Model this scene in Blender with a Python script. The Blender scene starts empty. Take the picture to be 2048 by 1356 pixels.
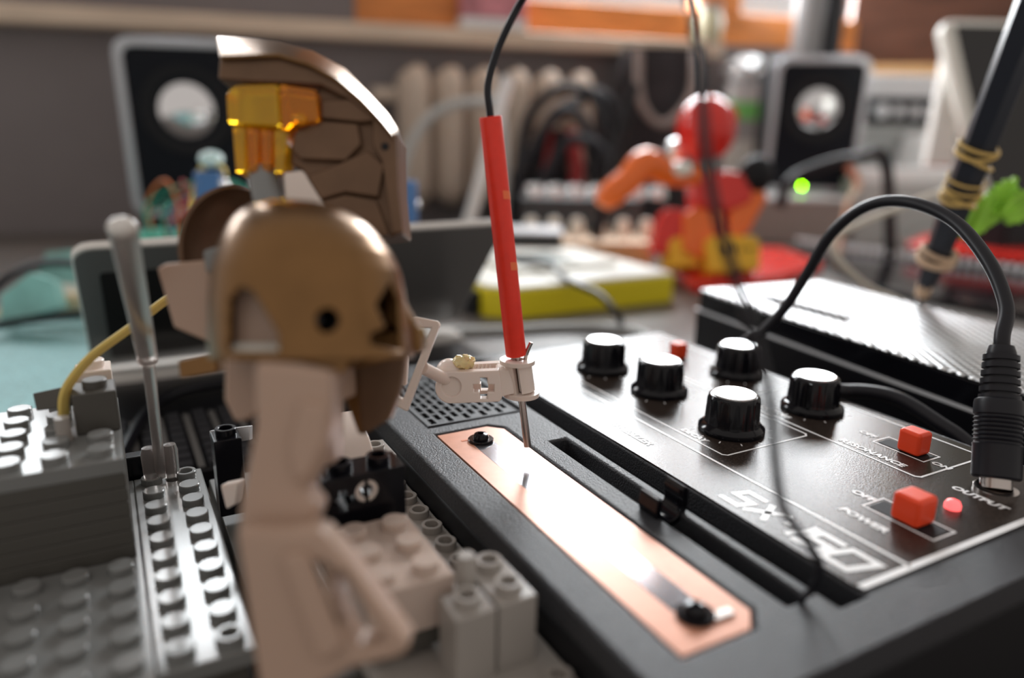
import bpy, bmesh, math, random
from mathutils import Vector, Matrix
random.seed(7)
S = 0.001                                   # everything below is written in millimetres
SC = bpy.context.scene
COL = SC.collection
pi = math.pi
# ------------------------------------------------------------------ camera
F = 1488.506                                # focal length in pixels of the 2048 x 1356 frame
CX, CY, CH = 1024.0, 678.0, 112.0           # principal point, lens height above the desk
ROT = Matrix(((0.87911226, 0.11292206, -0.46304453),
              (-0.47630838, 0.24297972, -0.84503916),
              (0.01708686, 0.96343628, 0.26739218)))
RIGHT, UP, FWD = ROT @ Vector((1, 0, 0)), ROT @ Vector((0, 1, 0)), ROT @ Vector((0, 0, -1))
EYE = Vector((0, 0, CH))
cam_data = bpy.data.cameras.new('camera')
cam = bpy.data.objects.new('camera', cam_data)
COL.objects.link(cam)
m4 = ROT.to_4x4(); m4.translation = EYE * S
cam.matrix_world = m4
cam_data.sensor_width = 23.6
cam_data.sensor_fit = 'HORIZONTAL'
cam_data.lens = F * 23.6 / 2048
cam_data.clip_start = 0.005
cam_data.clip_end = 20
cam_data.dof.use_dof = True
cam_data.dof.focus_distance = 0.186
cam_data.dof.aperture_fstop = 3.15
cam_data.dof.aperture_blades = 7
SC.camera = cam
# ------------------------------------------------------------------ world, daylight, exposure
w = bpy.data.worlds.new('room_light'); SC.world = w; w.use_nodes = True
bg = w.node_tree.nodes['Background']
bg.inputs[0].default_value = (1.0, 0.92, 0.86, 1); bg.inputs[1].default_value = 0.37
WALL0, WU = Vector((297, 1180, 0)), Vector((0.976, -0.217, 0))     # sill front line and its direction
WN = Vector((-0.217, -0.976, 0))                                    # wall normal, into the room
KW = 0.72                                                           # wall distance, from where it meets the desk
def wallp(u, z, off=0): return (WALL0 + WU * u + WN * off) * KW + Vector((0, 0, CH + (z - CH) * KW))
GLASS = {1: (330, 655, 322, 780), 2: (744, 1165, 322, 780), 3: (-318, -160, 575, 830), 4: (-900, -430, 380, 600)}   # panes: u0, u1, z0, z1 along the wall
for n_, (u0, u1, z0, z1) in GLASS.items():
    ld = bpy.data.lights.new('window_daylight', 'AREA'); ld.shape = 'RECTANGLE'
    ld.size = (u1 - u0) * KW * S; ld.size_y = (z1 - z0) * KW * S
    ld.energy = pi * ld.size * ld.size_y * (10.0 if n_ == 4 else 20.0); ld.color = (0.92, 0.97, 1.0)
    lo = bpy.data.objects.new('window_daylight', ld); COL.objects.link(lo)
    zc = -WN; xc = Vector((0, 0, 1)).cross(zc).normalized()
    mm = Matrix((xc, zc.cross(xc), zc)).transposed().to_4x4()
    mm.translation = wallp((u0 + u1) / 2, (z0 + z1) / 2, -75) * S
    lo.matrix_world = mm
SC.view_settings.view_transform = 'Standard'; SC.view_settings.look = 'None'
SC.view_settings.gamma = 1; SC.view_settings.use_curve_mapping = False
SC.view_settings.exposure = 0.52
SC.cycles.use_denoising = True
# ------------------------------------------------------------------ pixel helpers (a pixel is a direction; plane or depth gives the place)
def ray(x, y): return ROT @ Vector((x - CX, CY - y, -F))
def atz(x, y, z):
    d = ray(x, y); return EYE + d * ((z - CH) / d.z)
def atd(x, y, dep): return EYE + ray(x, y) * (dep / F)
def aty(x, y, Y):
    d = ray(x, y); return EYE + d * (Y / d.y)
# ------------------------------------------------------------------ materials
MATS = {}
def mat(name, col, rough=0.5, metal=0.0, noise=0.0, nscale=200.0, bump=0.0, bscale=800.0, emit=None, estr=0.0,
        trans=0.0, alpha=1.0, coat=0.0, ior=1.45, spec=0.5, sss=0.0, stretch=None):
    m = bpy.data.materials.new(name); m.use_nodes = True
    nt = m.node_tree; b = nt.nodes['Principled BSDF']
    b.inputs['Base Color'].default_value = (*col, 1); b.inputs['Roughness'].default_value = rough
    b.inputs['Metallic'].default_value = metal; b.inputs['IOR'].default_value = ior
    b.inputs['Specular IOR Level'].default_value = spec
    b.inputs['Transmission Weight'].default_value = trans; b.inputs['Alpha'].default_value = alpha
    b.inputs['Coat Weight'].default_value = coat
    if sss:
        b.inputs['Subsurface Weight'].default_value = sss
        b.inputs['Subsurface Radius'].default_value = (0.004, 0.002, 0.001)
        b.inputs['Subsurface Scale'].default_value = 0.5
    if emit:
        b.inputs['Emission Color'].default_value = (*emit, 1); b.inputs['Emission Strength'].default_value = estr
    if noise or bump:
        tc = nt.nodes.new('ShaderNodeTexCoord'); src = tc.outputs['Object']
        if stretch:
            mp = nt.nodes.new('ShaderNodeMapping'); mp.inputs['Scale'].default_value = stretch
            nt.links.new(src, mp.inputs[0]); src = mp.outputs[0]
    if noise:
        nz = nt.nodes.new('ShaderNodeTexNoise'); nz.inputs['Scale'].default_value = nscale; nz.inputs['Detail'].default_value = 4
        nt.links.new(src, nz.inputs['Vector'])
        rp = nt.nodes.new('ShaderNodeValToRGB')
        a = [max(0, c * (1 - noise)) for c in col]; z = [min(1, c * (1 + noise)) for c in col]
        rp.color_ramp.elements[0].position = .3; rp.color_ramp.elements[0].color = (*a, 1)
        rp.color_ramp.elements[1].position = .7; rp.color_ramp.elements[1].color = (*z, 1)
        nt.links.new(nz.outputs[0], rp.inputs[0]); nt.links.new(rp.outputs[0], b.inputs['Base Color'])
    if bump:
        nb = nt.nodes.new('ShaderNodeTexNoise'); nb.inputs['Scale'].default_value = bscale; nb.inputs['Detail'].default_value = 3
        nt.links.new(src, nb.inputs['Vector'])
        bp = nt.nodes.new('ShaderNodeBump'); bp.inputs['Strength'].default_value = bump; bp.inputs['Distance'].default_value = 0.0004
        nt.links.new(nb.outputs[0], bp.inputs['Height']); nt.links.new(bp.outputs[0], b.inputs['Normal'])
    MATS[name] = m
    return m
mat('deck', (0.034, 0.035, 0.040), .40, bump=.7, bscale=2200)
mat('panel', (0.036, 0.026, 0.021), .27, metal=.15, noise=.5, nscale=1800, bump=.12, bscale=2600, spec=.28)
mat('black', (0.006, 0.006, 0.008), .3, spec=.3)
mat('black_gloss', (0.004, 0.004, 0.006), .13, spec=.35)
mat('black_matte', (0.010, 0.010, 0.012), .6, spec=.3)
mat('rubber', (0.009, 0.009, 0.013), .4, spec=.4)
mat('cap_silver', (0.9, 0.9, 0.9), .22, metal=.9)
mat('copper', (0.66, 0.30, 0.19), .33, metal=.15, noise=.06, nscale=300, bump=.03, bscale=500)
mat('carbon', (0.30, 0.30, 0.32), .14, metal=.8)
mat('ink', (0.95, 0.95, 0.95), .35)
mat('red_plastic', (0.92, 0.075, 0.02), .35, sss=.15)
mat('red_sleeve', (0.90, 0.045, 0.022), .38, noise=.05, nscale=400, sss=.2)
mat('red_notch', (1.0, 0.20, 0.07), .5)
mat('steel', (0.55, 0.50, 0.47), .22, metal=1)
mat('led_red', (0.9, 0.08, 0.08), .2, emit=(1, .12, .12), estr=1.2)
mat('led_green', (0.3, 0.9, 0.05), .2, emit=(.28, 1, 0.0), estr=40)
mat('bronze', (0.22, 0.115, 0.042), .30, metal=.85, noise=.08, nscale=150, coat=.15)
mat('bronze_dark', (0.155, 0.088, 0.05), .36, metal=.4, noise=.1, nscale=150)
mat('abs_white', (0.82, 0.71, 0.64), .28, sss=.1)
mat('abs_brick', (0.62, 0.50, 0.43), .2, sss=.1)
mat('abs_white_shaded', (0.47, 0.325, 0.245), .33, sss=.1)  # darker copy of the white plastic, shade put into the colour
mat('abs_grey', (0.22, 0.225, 0.22), .17)
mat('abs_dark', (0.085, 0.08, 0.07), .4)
mat('abs_black', (0.005, 0.005, 0.008), .2, spec=.35)
mat('abs_pale', (0.38, 0.35, 0.32), .3)
mat('amber', (1.0, 0.34, 0.0), .1, trans=.7, ior=1.45)
mat('amber_lit', (1.0, 0.60, 0.02), .1, trans=.7, ior=1.45)  # paler amber copy, glow of light from behind put into the colour
mat('clear', (0.62, 0.56, 0.53), .3, trans=.8, ior=1.25)
mat('glue', (1.0, 0.80, 0.42), .25, trans=.2, ior=1.4, sss=.4)
mat('band', (0.88, 0.68, 0.20), .5, sss=.1)
mat('band_dull', (0.62, 0.42, 0.13), .55)
mat('silver_mesh', (0.82, 0.82, 0.83), .36, metal=.9)
mat('yellow', (0.80, 0.66, 0.015), .4)
mat('yellow_boot', (0.90, 0.50, 0.03), .4)
mat('off_white', (0.82, 0.81, 0.74), .4)
mat('lcd', (0.33, 0.37, 0.36), .25)
mat('shell_white', (0.80, 0.77, 0.73), .25)
mat('screen', (0.028, 0.027, 0.027), .16)
mat('bezel', (0.17, 0.165, 0.16), .2)
mat('key', (0.05, 0.05, 0.055), .3)
mat('teal', (0.24, 0.46, 0.47), .55, noise=.3, nscale=600, bump=.4, bscale=1500)
mat('teal_card', (0.26, 0.54, 0.50), .6, noise=.2, nscale=60)
mat('desk_top', (0.12, 0.105, 0.095), .42, noise=.35, nscale=220, bump=.2, bscale=900)
mat('wall', (0.21, 0.185, 0.185), .85, noise=.05, nscale=12)
mat('sill_wood', (0.72, 0.57, 0.44), .55, noise=.14, nscale=14, stretch=(1, 1, 6))
mat('frame_wood', (0.68, 0.24, 0.06), .45, noise=.25, nscale=16, stretch=(1, 1, 8))
mat('cabinet_wood', (0.12, 0.05, 0.03), .5, noise=.25, nscale=14, stretch=(1, 1, 8))
mat('ledge_wood', (0.62, 0.37, 0.16), .5, noise=.2, nscale=18)
mat('pane', (0.9, 0.95, 1.0), .05, alpha=.06)
mat('sky', (0.8, 0.9, 1.0), .9, emit=(0.95, .98, 1.0), estr=2.5)
mat('radiator', (0.60, 0.49, 0.40), .5)
mat('speaker_rim', (0.52, 0.53, 0.56), .3, metal=.5)
mat('speaker_face', (0.004, 0.005, 0.009), .4, spec=.2)
mat('cone', (0.85, 0.85, 0.86), .12, metal=1)
mat('toy_red', (0.72, 0.025, 0.015), .25, coat=.3)
mat('toy_orange', (0.92, 0.17, 0.02), .3, coat=.2)
mat('blue', (0.06, 0.16, 0.36), .35)
mat('cyan', (0.72, 0.95, 0.95), .1, trans=.2)
mat('wire_orange', (0.75, 0.20, 0.05), .5)
mat('wire_green', (0.02, 0.30, 0.20), .5)
mat('wire_red', (0.5, 0.05, 0.05), .5)
mat('grey_plastic', (0.45, 0.46, 0.45), .45)
mat('grey_light', (0.80, 0.81, 0.81), .35)
mat('silver', (0.80, 0.81, 0.83), .3, metal=.3)
mat('taupe', (0.30, 0.25, 0.23), .6)
mat('cloth_dark', (0.035, 0.032, 0.036), .8, noise=.4, nscale=40, bump=.5, bscale=120)
mat('leaf', (0.28, 0.58, 0.04), .4, noise=.2, nscale=120, sss=.1)
mat('green_lid', (0.28, 0.80, 0.22), .45)
mat('pink', (0.55, 0.22, 0.25), .6, noise=.5, nscale=60)
mat('jar', (0.45, 0.42, 0.28), .4)
mat('pole_grey', (0.30, 0.29, 0.29), .5)
mat('cream_wood', (0.70, 0.55, 0.35), .6)
mat('cable_white', (0.66, 0.60, 0.52), .5)
mat('skin_tan', (0.60, 0.42, 0.28), .6)
mat('stick', (0.02, 0.024, 0.034), .35)
# ------------------------------------------------------------------ mesh builder
def link(name, me, m, parent=None):
    o = bpy.data.objects.new(name, me); COL.objects.link(o)
    if m:
        if not me.materials: me.materials.append(MATS[m])
    if parent: attach(o, parent)
    return o
WM = {}
def attach(o, parent):
    o.parent = parent
    o.matrix_parent_inverse = WM.get(parent.name, Matrix.Identity(4)).inverted()
class MB:
    def __init__(s, M=None): s.bm = bmesh.new(); s.M = M or Matrix.Identity(4)
    def _v(s, p): return s.bm.verts.new(s.M @ Vector(p))
    def poly(s, pts):
        try: return s.bm.faces.new([s._v(p) for p in pts])
        except ValueError: return None
    def hexa(s, a):
        v = [s._v(p) for p in a]
        for q in ((3, 2, 1, 0), (4, 5, 6, 7), (0, 1, 5, 4), (1, 2, 6, 5), (2, 3, 7, 6), (3, 0, 4, 7)):
            s.bm.faces.new([v[i] for i in q])
        return s
    def box(s, x0, x1, y0, y1, z0, z1):
        return s.hexa([(x0, y0, z0), (x1, y0, z0), (x1, y1, z0), (x0, y1, z0), (x0, y0, z1), (x1, y0, z1), (x1, y1, z1), (x0, y1, z1)])
    def rings(s, rs, cap=True, closed=True):
        vs = [[s._v(p) for p in r] for r in rs]; n = len(vs[0])
        for a, b in zip(vs, vs[1:]):
            for i in range(n if closed else n - 1):
                j = (i + 1) % n
                s.bm.faces.new((a[i], a[j], b[j], b[i]))
        if cap:
            s.bm.faces.new(vs[0][::-1]); s.bm.faces.new(vs[-1])
        return s
    def lathe(s, prof, o=(0, 0, 0), ax=(0, 0, 1), n=28, cap=True, flute=None):
        ax = Vector(ax).normalized(); o = Vector(o)
        e = ax.orthogonal().normalized(); g = ax.cross(e)
        rs = []
        for r, h in prof:
            ring = []
            for i in range(n):
                t = 2 * pi * i / n; rr = max(r, 1e-4)
                if flute: rr = flute(rr, h, t)
                ring.append(o + ax * h + (e * math.cos(t) + g * math.sin(t)) * rr)
            rs.append(ring)
        return s.rings(rs, cap)
    def cyl(s, p0, p1, r0, r1=None, n=20):
        p0, p1 = Vector(p0), Vector(p1); d = p1 - p0
        return s.lathe([(r0, 0), (r0 if r1 is None else r1, d.length)], p0, d, n)
    def ring(s, o, ax, ro, ri, h, n=24):
        return s.lathe([(ri, 0), (ro, 0), (ro, h), (ri, h), (ri, 0)], o, ax, n, cap=False)
    def tube(s, pts, r, n=10, sub=7):
        pts = [Vector(p) for p in pts]; q = []
        if sub > 1 and len(pts) > 2:
            P = [2 * pts[0] - pts[1]] + pts + [2 * pts[-1] - pts[-2]]
            for i in range(1, len(P) - 2):
                for k in range(sub):
                    t = k / sub; a, b, c, d = P[i - 1:i + 3]
                    q.append(.5 * ((2 * b) + (c - a) * t + (2 * a - 5 * b + 4 * c - d) * t * t + (3 * b - a - 3 * c + d) * t ** 3))
            q.append(pts[-1])
        else: q = pts
        e = None; rs = []
        for i, p in enumerate(q):
            t = (q[min(i + 1, len(q) - 1)] - q[max(i - 1, 0)]).normalized()
            e = t.orthogonal().normalized() if e is None else (e - t * e.dot(t)).normalized()
            g = t.cross(e)
            if isinstance(r, (int, float)): ra, rb = r, r
            elif isinstance(r, tuple): ra, rb = r
            else:
                f_ = i / (len(q) - 1) * (len(r) - 1); k = min(int(f_), len(r) - 2); ra = rb = r[k] + (r[k + 1] - r[k]) * (f_ - k)
            rs.append([p + e * (ra * math.cos(2 * pi * k / n)) + g * (rb * math.sin(2 * pi * k / n)) for k in range(n)])
        return s.rings(rs)
    def ell(s, c, rad, nu=24, nv=14, v0=-pi / 2, v1=pi / 2, M=None):
        c = Vector(c); rs = []
        for j in range(nv + 1):
            v = v0 + (v1 - v0) * j / nv
            ring = []
            for i in range(nu):
                u = 2 * pi * i / nu
                p = Vector((rad[0] * max(math.cos(v), 1e-3) * math.cos(u), rad[1] * max(math.cos(v), 1e-3) * math.sin(u), rad[2] * math.sin(v)))
                ring.append(c + (M @ p if M else p))
            rs.append(ring)
        return s.rings(rs)
    def prism(s, outer, z0, z1, holes=(), P=None):
        """outline in 2-D lifted by P(x, y, z); holes are cut through"""
        P = P or (lambda x, y, z: (x, y, z))
        b2 = bmesh.new()
        es = []
        for lp in [outer] + list(holes):
            vs = [b2.verts.new((p[0], p[1], 0)) for p in lp]
            es += [b2.edges.new((vs[i], vs[(i + 1) % len(vs)])) for i in range(len(vs))]
        bmesh.ops.triangle_fill(b2, use_beauty=True, edges=es)
        bmesh.ops.recalc_face_normals(b2, faces=b2.faces)
        b2.verts.ensure_lookup_table()
        top = [s._v(P(v.co.x, v.co.y, z1)) for v in b2.verts]; bot = [s._v(P(v.co.x, v.co.y, z0)) for v in b2.verts]
        for f_ in b2.faces:
            ids = [v.index for v in f_.verts]
            s.bm.faces.new([top[i] for i in ids]); s.bm.faces.new([bot[i] for i in ids][::-1])
        for e_ in b2.edges:
            if len(e_.link_faces) == 1:
                a, b = e_.verts[0].index, e_.verts[1].index
                s.bm.faces.new((bot[a], bot[b], top[b], top[a]))
        b2.free()
        bmesh.ops.recalc_face_normals(s.bm, faces=s.bm.faces)
        return s
    def mesh(s, name, smooth=35):
        bmesh.ops.recalc_face_normals(s.bm, faces=s.bm.faces)
        me = bpy.data.meshes.new(name)
        for v in s.bm.verts: v.co *= S
        s.bm.to_mesh(me); s.bm.free()
        if smooth:
            me.shade_smooth(); me.set_sharp_from_angle(angle=math.radians(smooth))
        return me
    def build(s, name, m, parent=None, bevel=0, smooth=35, seg=2, solid=0):
        o = link(name, s.mesh(name, smooth), m, parent)
        if solid:
            md = o.modifiers.new('thickness', 'SOLIDIFY'); md.thickness = solid * S; md.offset = -1
        if bevel:
            md = o.modifiers.new('edge', 'BEVEL'); md.width = bevel * S; md.segments = seg
            md.limit_method = 'ANGLE'; md.angle_limit = math.radians(32); md.harden_normals = True
        return o
def thing(name, label, cat, loc=(0, 0, 0), group=None):
    o = bpy.data.objects.new(name, None); COL.objects.link(o)
    o.empty_display_size = .01
    o.location = Vector(loc) * S
    WM[o.name] = Matrix.Translation(Vector(loc) * S)
    return tag(o, label, cat, group)
def tag(o, label, cat, group=None):
    o['label'] = label; o['category'] = cat
    if group: o['group'] = group
    return o
def struct(o): o['kind'] = 'structure'; return o
def rect(x0, x1, y0, y1): return [(x0, y0), (x1, y0), (x1, y1), (x0, y1)]
def rrect(x0, x1, y0, y1, r, n=5):
    out = []
    for cx, cy, a in ((x1 - r, y1 - r, 0), (x0 + r, y1 - r, 90), (x0 + r, y0 + r, 180), (x1 - r, y0 + r, 270)):
        for k in range(n + 1):
            t = math.radians(a + 90 * k / n); out.append((cx + r * math.cos(t), cy + r * math.sin(t)))
    return out
def place(mesh, name, loc, m, parent):                    # a repeat that shares its mesh
    o = link(name, mesh, m); o.location = Vector(loc) * S
    if parent:
        o.parent = parent; o.matrix_parent_inverse = WM.get(parent.name, Matrix.Identity(4)).inverted()
    return o
def facing(px, py, dep):
    """upright frame standing at that pixel and depth: x to the right, y away, z up"""
    o = atd(px, py, dep)
    ex = Vector((RIGHT.x, RIGHT.y, 0)).normalized(); ey = Vector((0, 0, 1)).cross(ex)
    m_ = Matrix((ex, ey, Vector((0, 0, 1)))).transposed().to_4x4(); m_.translation = o
    return m_
def lens(dep):
    """polygon in photo pixels put at a real depth, extruded straight away from the lens (no scaling)"""
    return lambda x, y, z: atd(x, y, dep) + FWD * z
def shape(poly, dep, thick, name, m, parent, bevel=.4, holes=()):
    return MB().prism(poly, 0, thick, holes, lens(dep)).build(name, m, parent, bevel=bevel)
def text(body, size, M, name, m, parent, italic=0.0, ext=0.04, bold=0.0, align='LEFT'):
    cu = bpy.data.curves.new(name, 'FONT'); cu.body = body; cu.size = size; cu.extrude = ext; cu.shear = italic
    cu.offset = bold; cu.resolution_u = 3; cu.align_x = align
    t = bpy.data.objects.new('lettering_curve', cu); COL.objects.link(t)
    dg = bpy.context.evaluated_depsgraph_get()
    me = bpy.data.meshes.new_from_object(t.evaluated_get(dg))
    bpy.data.objects.remove(t); bpy.data.curves.remove(cu)
    me.transform(M)
    me.transform(Matrix.Scale(S, 4))
    me.materials.clear()
    return link(name, me, m, parent)

# ================================================================== the room
struct(MB().box(-900, 1500, 40, 1500, -30, -0.02).build('floor', 'taupe')).location.z = -.72
desk = thing('desk', 'wide grey-brown desk top that everything stands on', 'desk', (300, 500, 0))
da, db = wallp(-750, 0, -38), wallp(1080, 0, -38)
MB().prism([(da.x, da.y), (da.x - 150, -60), (db.x, -60), (db.x, db.y)], -28, 0).build('desk_top', 'desk_top', desk, bevel=3)
for x, y in ((-460, -20), (1230, -20), (-380, 1200), (1230, 860)):
    MB().box(x - 22, x + 22, y - 22, y + 22, -720, -28).build('leg', 'cabinet_wood', desk)
def wallbox(name, u0, u1, z0, z1, o0, o1, m, parent=None, bevel=0):
    a = [wallp(u, z, o) for z in (z0, z1) for u, o in ((u0, o1), (u1, o1), (u1, o0), (u0, o0))]
    return MB().hexa(a).build(name, m, parent, bevel=bevel)
wb = struct(bpy.data.objects.new('wall_back', None)); COL.objects.link(wb)
for u0, u1, z0, z1 in ((-1100, 1500, -720, 268), (-1100, 70, 268, 348), (-1100, -930, 348, 632), (-400, 70, 348, 546), (-1100, -350, 632, 860), (-400, -350, 546, 632), (-128, 70, 546, 860), (-1100, 70, 860, 1700), (70, 1210, 815, 1700), (1210, 1500, 268, 1700)):
    wallbox('wall_panel', u0, u1, z0, z1, -140, -40, 'wall', wb)
struct(wallbox('trim_1', -1100, 690, 242, 268, -40, 0, 'sill_wood', bevel=3))
for n_, (a_, b_, c_, d_) in {1: (70, 700, 268, 812), 2: (704, 1210, 268, 812), 3: (-348, -130, 548, 858), 4: (-928, -402, 350, 630)}.items():
    win = struct(bpy.data.objects.new('window_%d' % n_, None)); COL.objects.link(win)
    u0, u1, z0, z1 = GLASS[n_]
    wallbox('bottom_rail', a_, b_, c_, z0, -70, -41, 'frame_wood', win, 2)
    wallbox('top_rail', a_, b_, z1, d_, -70, -41, 'frame_wood', win, 2)
    wallbox('stile', a_, u0, z0, z1, -70, -41, 'frame_wood', win, 2)
    wallbox('stile', u1, b_, z0, z1, -70, -41, 'frame_wood', win, 2)
    wallbox('pane', u0, u1, z0, z1, -58, -54, 'pane', win)
# cast radiator below the sill
rad = thing('radiator', 'beige column radiator on the wall below the window sill', 'radiator', wallp(330, 0))
for k in range(6):
    u = 150 + k * 54
    a = MB()
    p = [wallp(u, 20, -5), wallp(u, 35, 10), wallp(u, 165, 10), wallp(u, 190, -5)]
    a.tube(p, (15, 22), 12)
    a.build('column', 'radiator', rad)
MB().tube([wallp(90, 40, -15), wallp(430, 40, -15)], 9, 10, 1).build('header_pipe', 'radiator', rad)
MB().tube([wallp(90, 165, -15), wallp(430, 165, -15)], 9, 10, 1).build('header_pipe', 'radiator', rad)

# ================================================================== synthesizer
syn = thing('synthesizer', 'black synthesizer box with copper strip, five knobs and red switches', 'synthesizer', (130, 146, 0))
Z = 34.0
X0, X1, Y0, Y1 = 62.5, 196.0, 61.0, 232.0
MB().hexa([(X0 + 1.2, Y0 + 2, 0), (X1, Y0 + 2, 0), (X1, Y1, 0), (X0 + 1.2, Y1, 0), (X0, Y0, 28), (X1, Y0, 28), (X1, Y1, 28), (X0, Y1, 28)]).build('case', 'black_matte', syn, bevel=1.2)
cop = [(71.6, 73.6), (86.3, 73.6), (89.8, 77.2), (89.8, 167.6), (86.3, 171.1), (71.6, 171.1)]
def grow(poly, d):
    cx = sum(p[0] for p in poly) / len(poly); cy = sum(p[1] for p in poly) / len(poly)
    return [(x + (d if x > cx else -d), y + (d if y > cy else -d)) for x, y in poly]
slots = []
for i in range(10):
    for j in range(8):
        x = 73.4 + i * 2.62; y = 179.2 + j * 5.0 + (2.5 if i % 2 else 0)
        if y < 214: slots.append(rect(x, x + 1.6, y, y + 4.1))
holes = [rect(104.2, 111.2, 70.5, 228), rect(96.4, 101.4, 75, 154.2), grow(cop, .45)]
MB().prism(rect(X0, X1, Y0, Y1), 28, Z, holes + [rect(71.8, 100.6, 177.2, 217)]).build('deck', 'deck', syn, bevel=.9, seg=3)
MB().prism(rect(72.1, 100.3, 177.5, 216.7), 30, Z - .4, slots).build('speaker_grille', 'deck', syn)
MB().tube([(71.4, 217, Z), (71.4, 176.6, Z), (101, 176.6, Z), (101, 217, Z)], .45, 8, 1).build('grille_rim', 'deck', syn)
MB().box(96.4, 101.4, 75, 154.2, 27.8, 29).build('slot_floor', 'black', syn)
MB().box(104.2, 111.2, 70.5, 228, 27.8, 28.6).build('groove_floor', 'black_matte', syn)
MB().prism(cop, 29, Z - .35).build('copper_plate', 'copper', syn)
MB().box(77.6, 83.4, 83, 161, Z - .36, Z - .30).build('carbon_strip', 'carbon', syn)
for (x, y) in ((80.5, 163.0), (80.4, 80.4)):
    sw = MB().lathe([(3.4, 0), (3.4, .6), (3.2, .75), (2.1, .75), (2.1, 1.3), (1.7, 2.0), (.8, 2.2), (.8, 1.6), (0.01, 1.6)], (x, y, Z - .35)).build('screw', 'black_gloss', syn)
MB().box(82, 86.5, 77.2, 79.2, Z - .3, Z + .25).build('solder_tag', 'steel', syn, bevel=.2)
MB().box(75.8, 79.2, 164.6, 165.3, Z - .34, Z - .26).build('print_mark', 'wire_orange', syn)
# stylus rest clip astride the slot
clip = MB()
def arc(cx, cz, r0, r1, a0, a1, n=7):
    A = [(cx + r1 * math.cos(math.radians(a0 + (a1 - a0) * k / n)), cz + r1 * math.sin(math.radians(a0 + (a1 - a0) * k / n))) for k in range(n + 1)]
    B = [(cx + r0 * math.cos(math.radians(a0 + (a1 - a0) * k / n)), cz + r0 * math.sin(math.radians(a0 + (a1 - a0) * k / n))) for k in range(n + 1)]
    return A + B[::-1]
clip.prism(arc(98.9, 35.6, 2.8, 4.3, 175, 365, 12), 108.5, 114.5, P=lambda x, z, y: (x, y, z))
clip.prism([(94.5, 35.4), (96.1, 35.4), (96.3, 38.0), (95.0, 38.6)], 108.5, 114.5, P=lambda x, z, y: (x, y, z))
clip.prism([(101.7, 35.4), (103.3, 35.4), (103.2, 39.4), (102.0, 40.2), (101.4, 38.6)], 108.5, 114.5, P=lambda x, z, y: (x, y, z))
clip.build('stylus_rest', 'black_gloss', syn, bevel=.2)
# control panel
pan = MB().prism(rrect(111.4, 193.5, 71.6, 228, 1), Z, Z + .35).build('control_panel', 'panel', syn)
ZP = Z + .41
def ribbon(pts, wd, closed=False):
    mb = MB(); n = len(pts)
    L, Rr = [], []
    for i, p in enumerate(pts):
        a = Vector(pts[i - 1] if (i or closed) else p); b = Vector(p); c = Vector(pts[(i + 1) % n] if (i < n - 1 or closed) else p)
        d1 = (b - a).normalized() if (b - a).length else None; d2 = (c - b).normalized() if (c - b).length else None
        d1 = d1 or d2; d2 = d2 or d1
        nn = Vector((-(d1 + d2).y, (d1 + d2).x)).normalized(); k = wd / 2 / max(.4, nn.dot(Vector((-d1.y, d1.x))))
        L.append(b + nn * k); Rr.append(b - nn * k)
    for i in range(n if closed else n - 1):
        j = (i + 1) % n
        for zz in (0, .03): mb.poly([(*L[i], ZP + zz), (*L[j], ZP + zz), (*Rr[j], ZP + zz), (*Rr[i], ZP + zz)])
        mb.poly([(*L[i], ZP), (*L[j], ZP), (*L[j], ZP + .03), (*L[i], ZP + .03)])
        mb.poly([(*Rr[i], ZP), (*Rr[j], ZP), (*Rr[j], ZP + .03), (*Rr[i], ZP + .03)])
    return mb
def cham(x0, x1, y0, y1, c): return [(x0 + c, y0), (x1 - c, y0), (x1, y0 + c), (x1, y1 - c), (x1 - c, y1), (x0 + c, y1), (x0, y1 - c), (x0, y0 + c)]
ribbon([(111.9, 72.3), (193, 72.3)], 1.5).build('panel_line', 'ink', pan)
ribbon([(126.2, 72.3), (126.2, 227.5)], .75).build('panel_line', 'ink', pan)
ribbon(cham(130.6, 161.0, 125.7, 222, 1), .5, True).build('panel_line', 'ink', pan)
ribbon(cham(163.4, 190.2, 95.6, 222, 1), .6, True).build('panel_line', 'ink', pan)
ribbon([(163.4, 157), (190.2, 157)], .5).build('panel_line', 'ink', pan)
def tm(x, y):      # text runs towards -Y, its top towards +X
    m_ = Matrix(((0, 1, 0), (-1, 0, 0), (0, 0, 1))).to_4x4(); m_.translation = Vector((x, y, ZP + .02)); return m_
def glyph(strokes, x, wd, hgt, st):
    """block letter: strokes in a unit box, laid along -Y with the top towards +X, sheared like the print"""
    for pl in strokes:
        pts = [(114.4 + p[1] * hgt, 110.4 - (x + p[0] * wd + p[1] * hgt * .28)) for p in pl]
        ribbon(pts, st).build('lettering', 'ink', pan)
SQ = [[(1, 1), (0, 1), (0, .52), (1, .52), (1, 0), (0, 0)]]
gx = 0
for ch, gw in (('S', 5.6), ('X', 6.0), ('-', 1.8), ('1', 1.0), ('5', 5.6), ('0', 6.2)):
    g = {'S': SQ, '5': SQ, 'X': [[(0, 0), (1, 1)], [(0, 1), (1, 0)]], '-': [[(0, .5), (1, .5)]], '1': [[(1, 0), (1, 1), (0, 1)]], '0': [[(.5, 0), (1, 0), (1, 1), (0, 1), (0, 0), (.5, 0)]]}[ch]
    glyph(g, gx, gw * .95, 7.0, 1.45); gx += gw * .95 + 1.65
text('ANALOG SYNTHESIZER', 3.5, tm(117.2, 179.5) @ Matrix.Diagonal((1.08, 1, 1, 1)), 'lettering', 'ink', pan, italic=.15, bold=.10)
text('DECAY', 2.5, tm(132.0, 144.2) @ Matrix.Diagonal((1.15, 1, 1, 1)), 'lettering', 'ink', pan, italic=.12, bold=.09)
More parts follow.
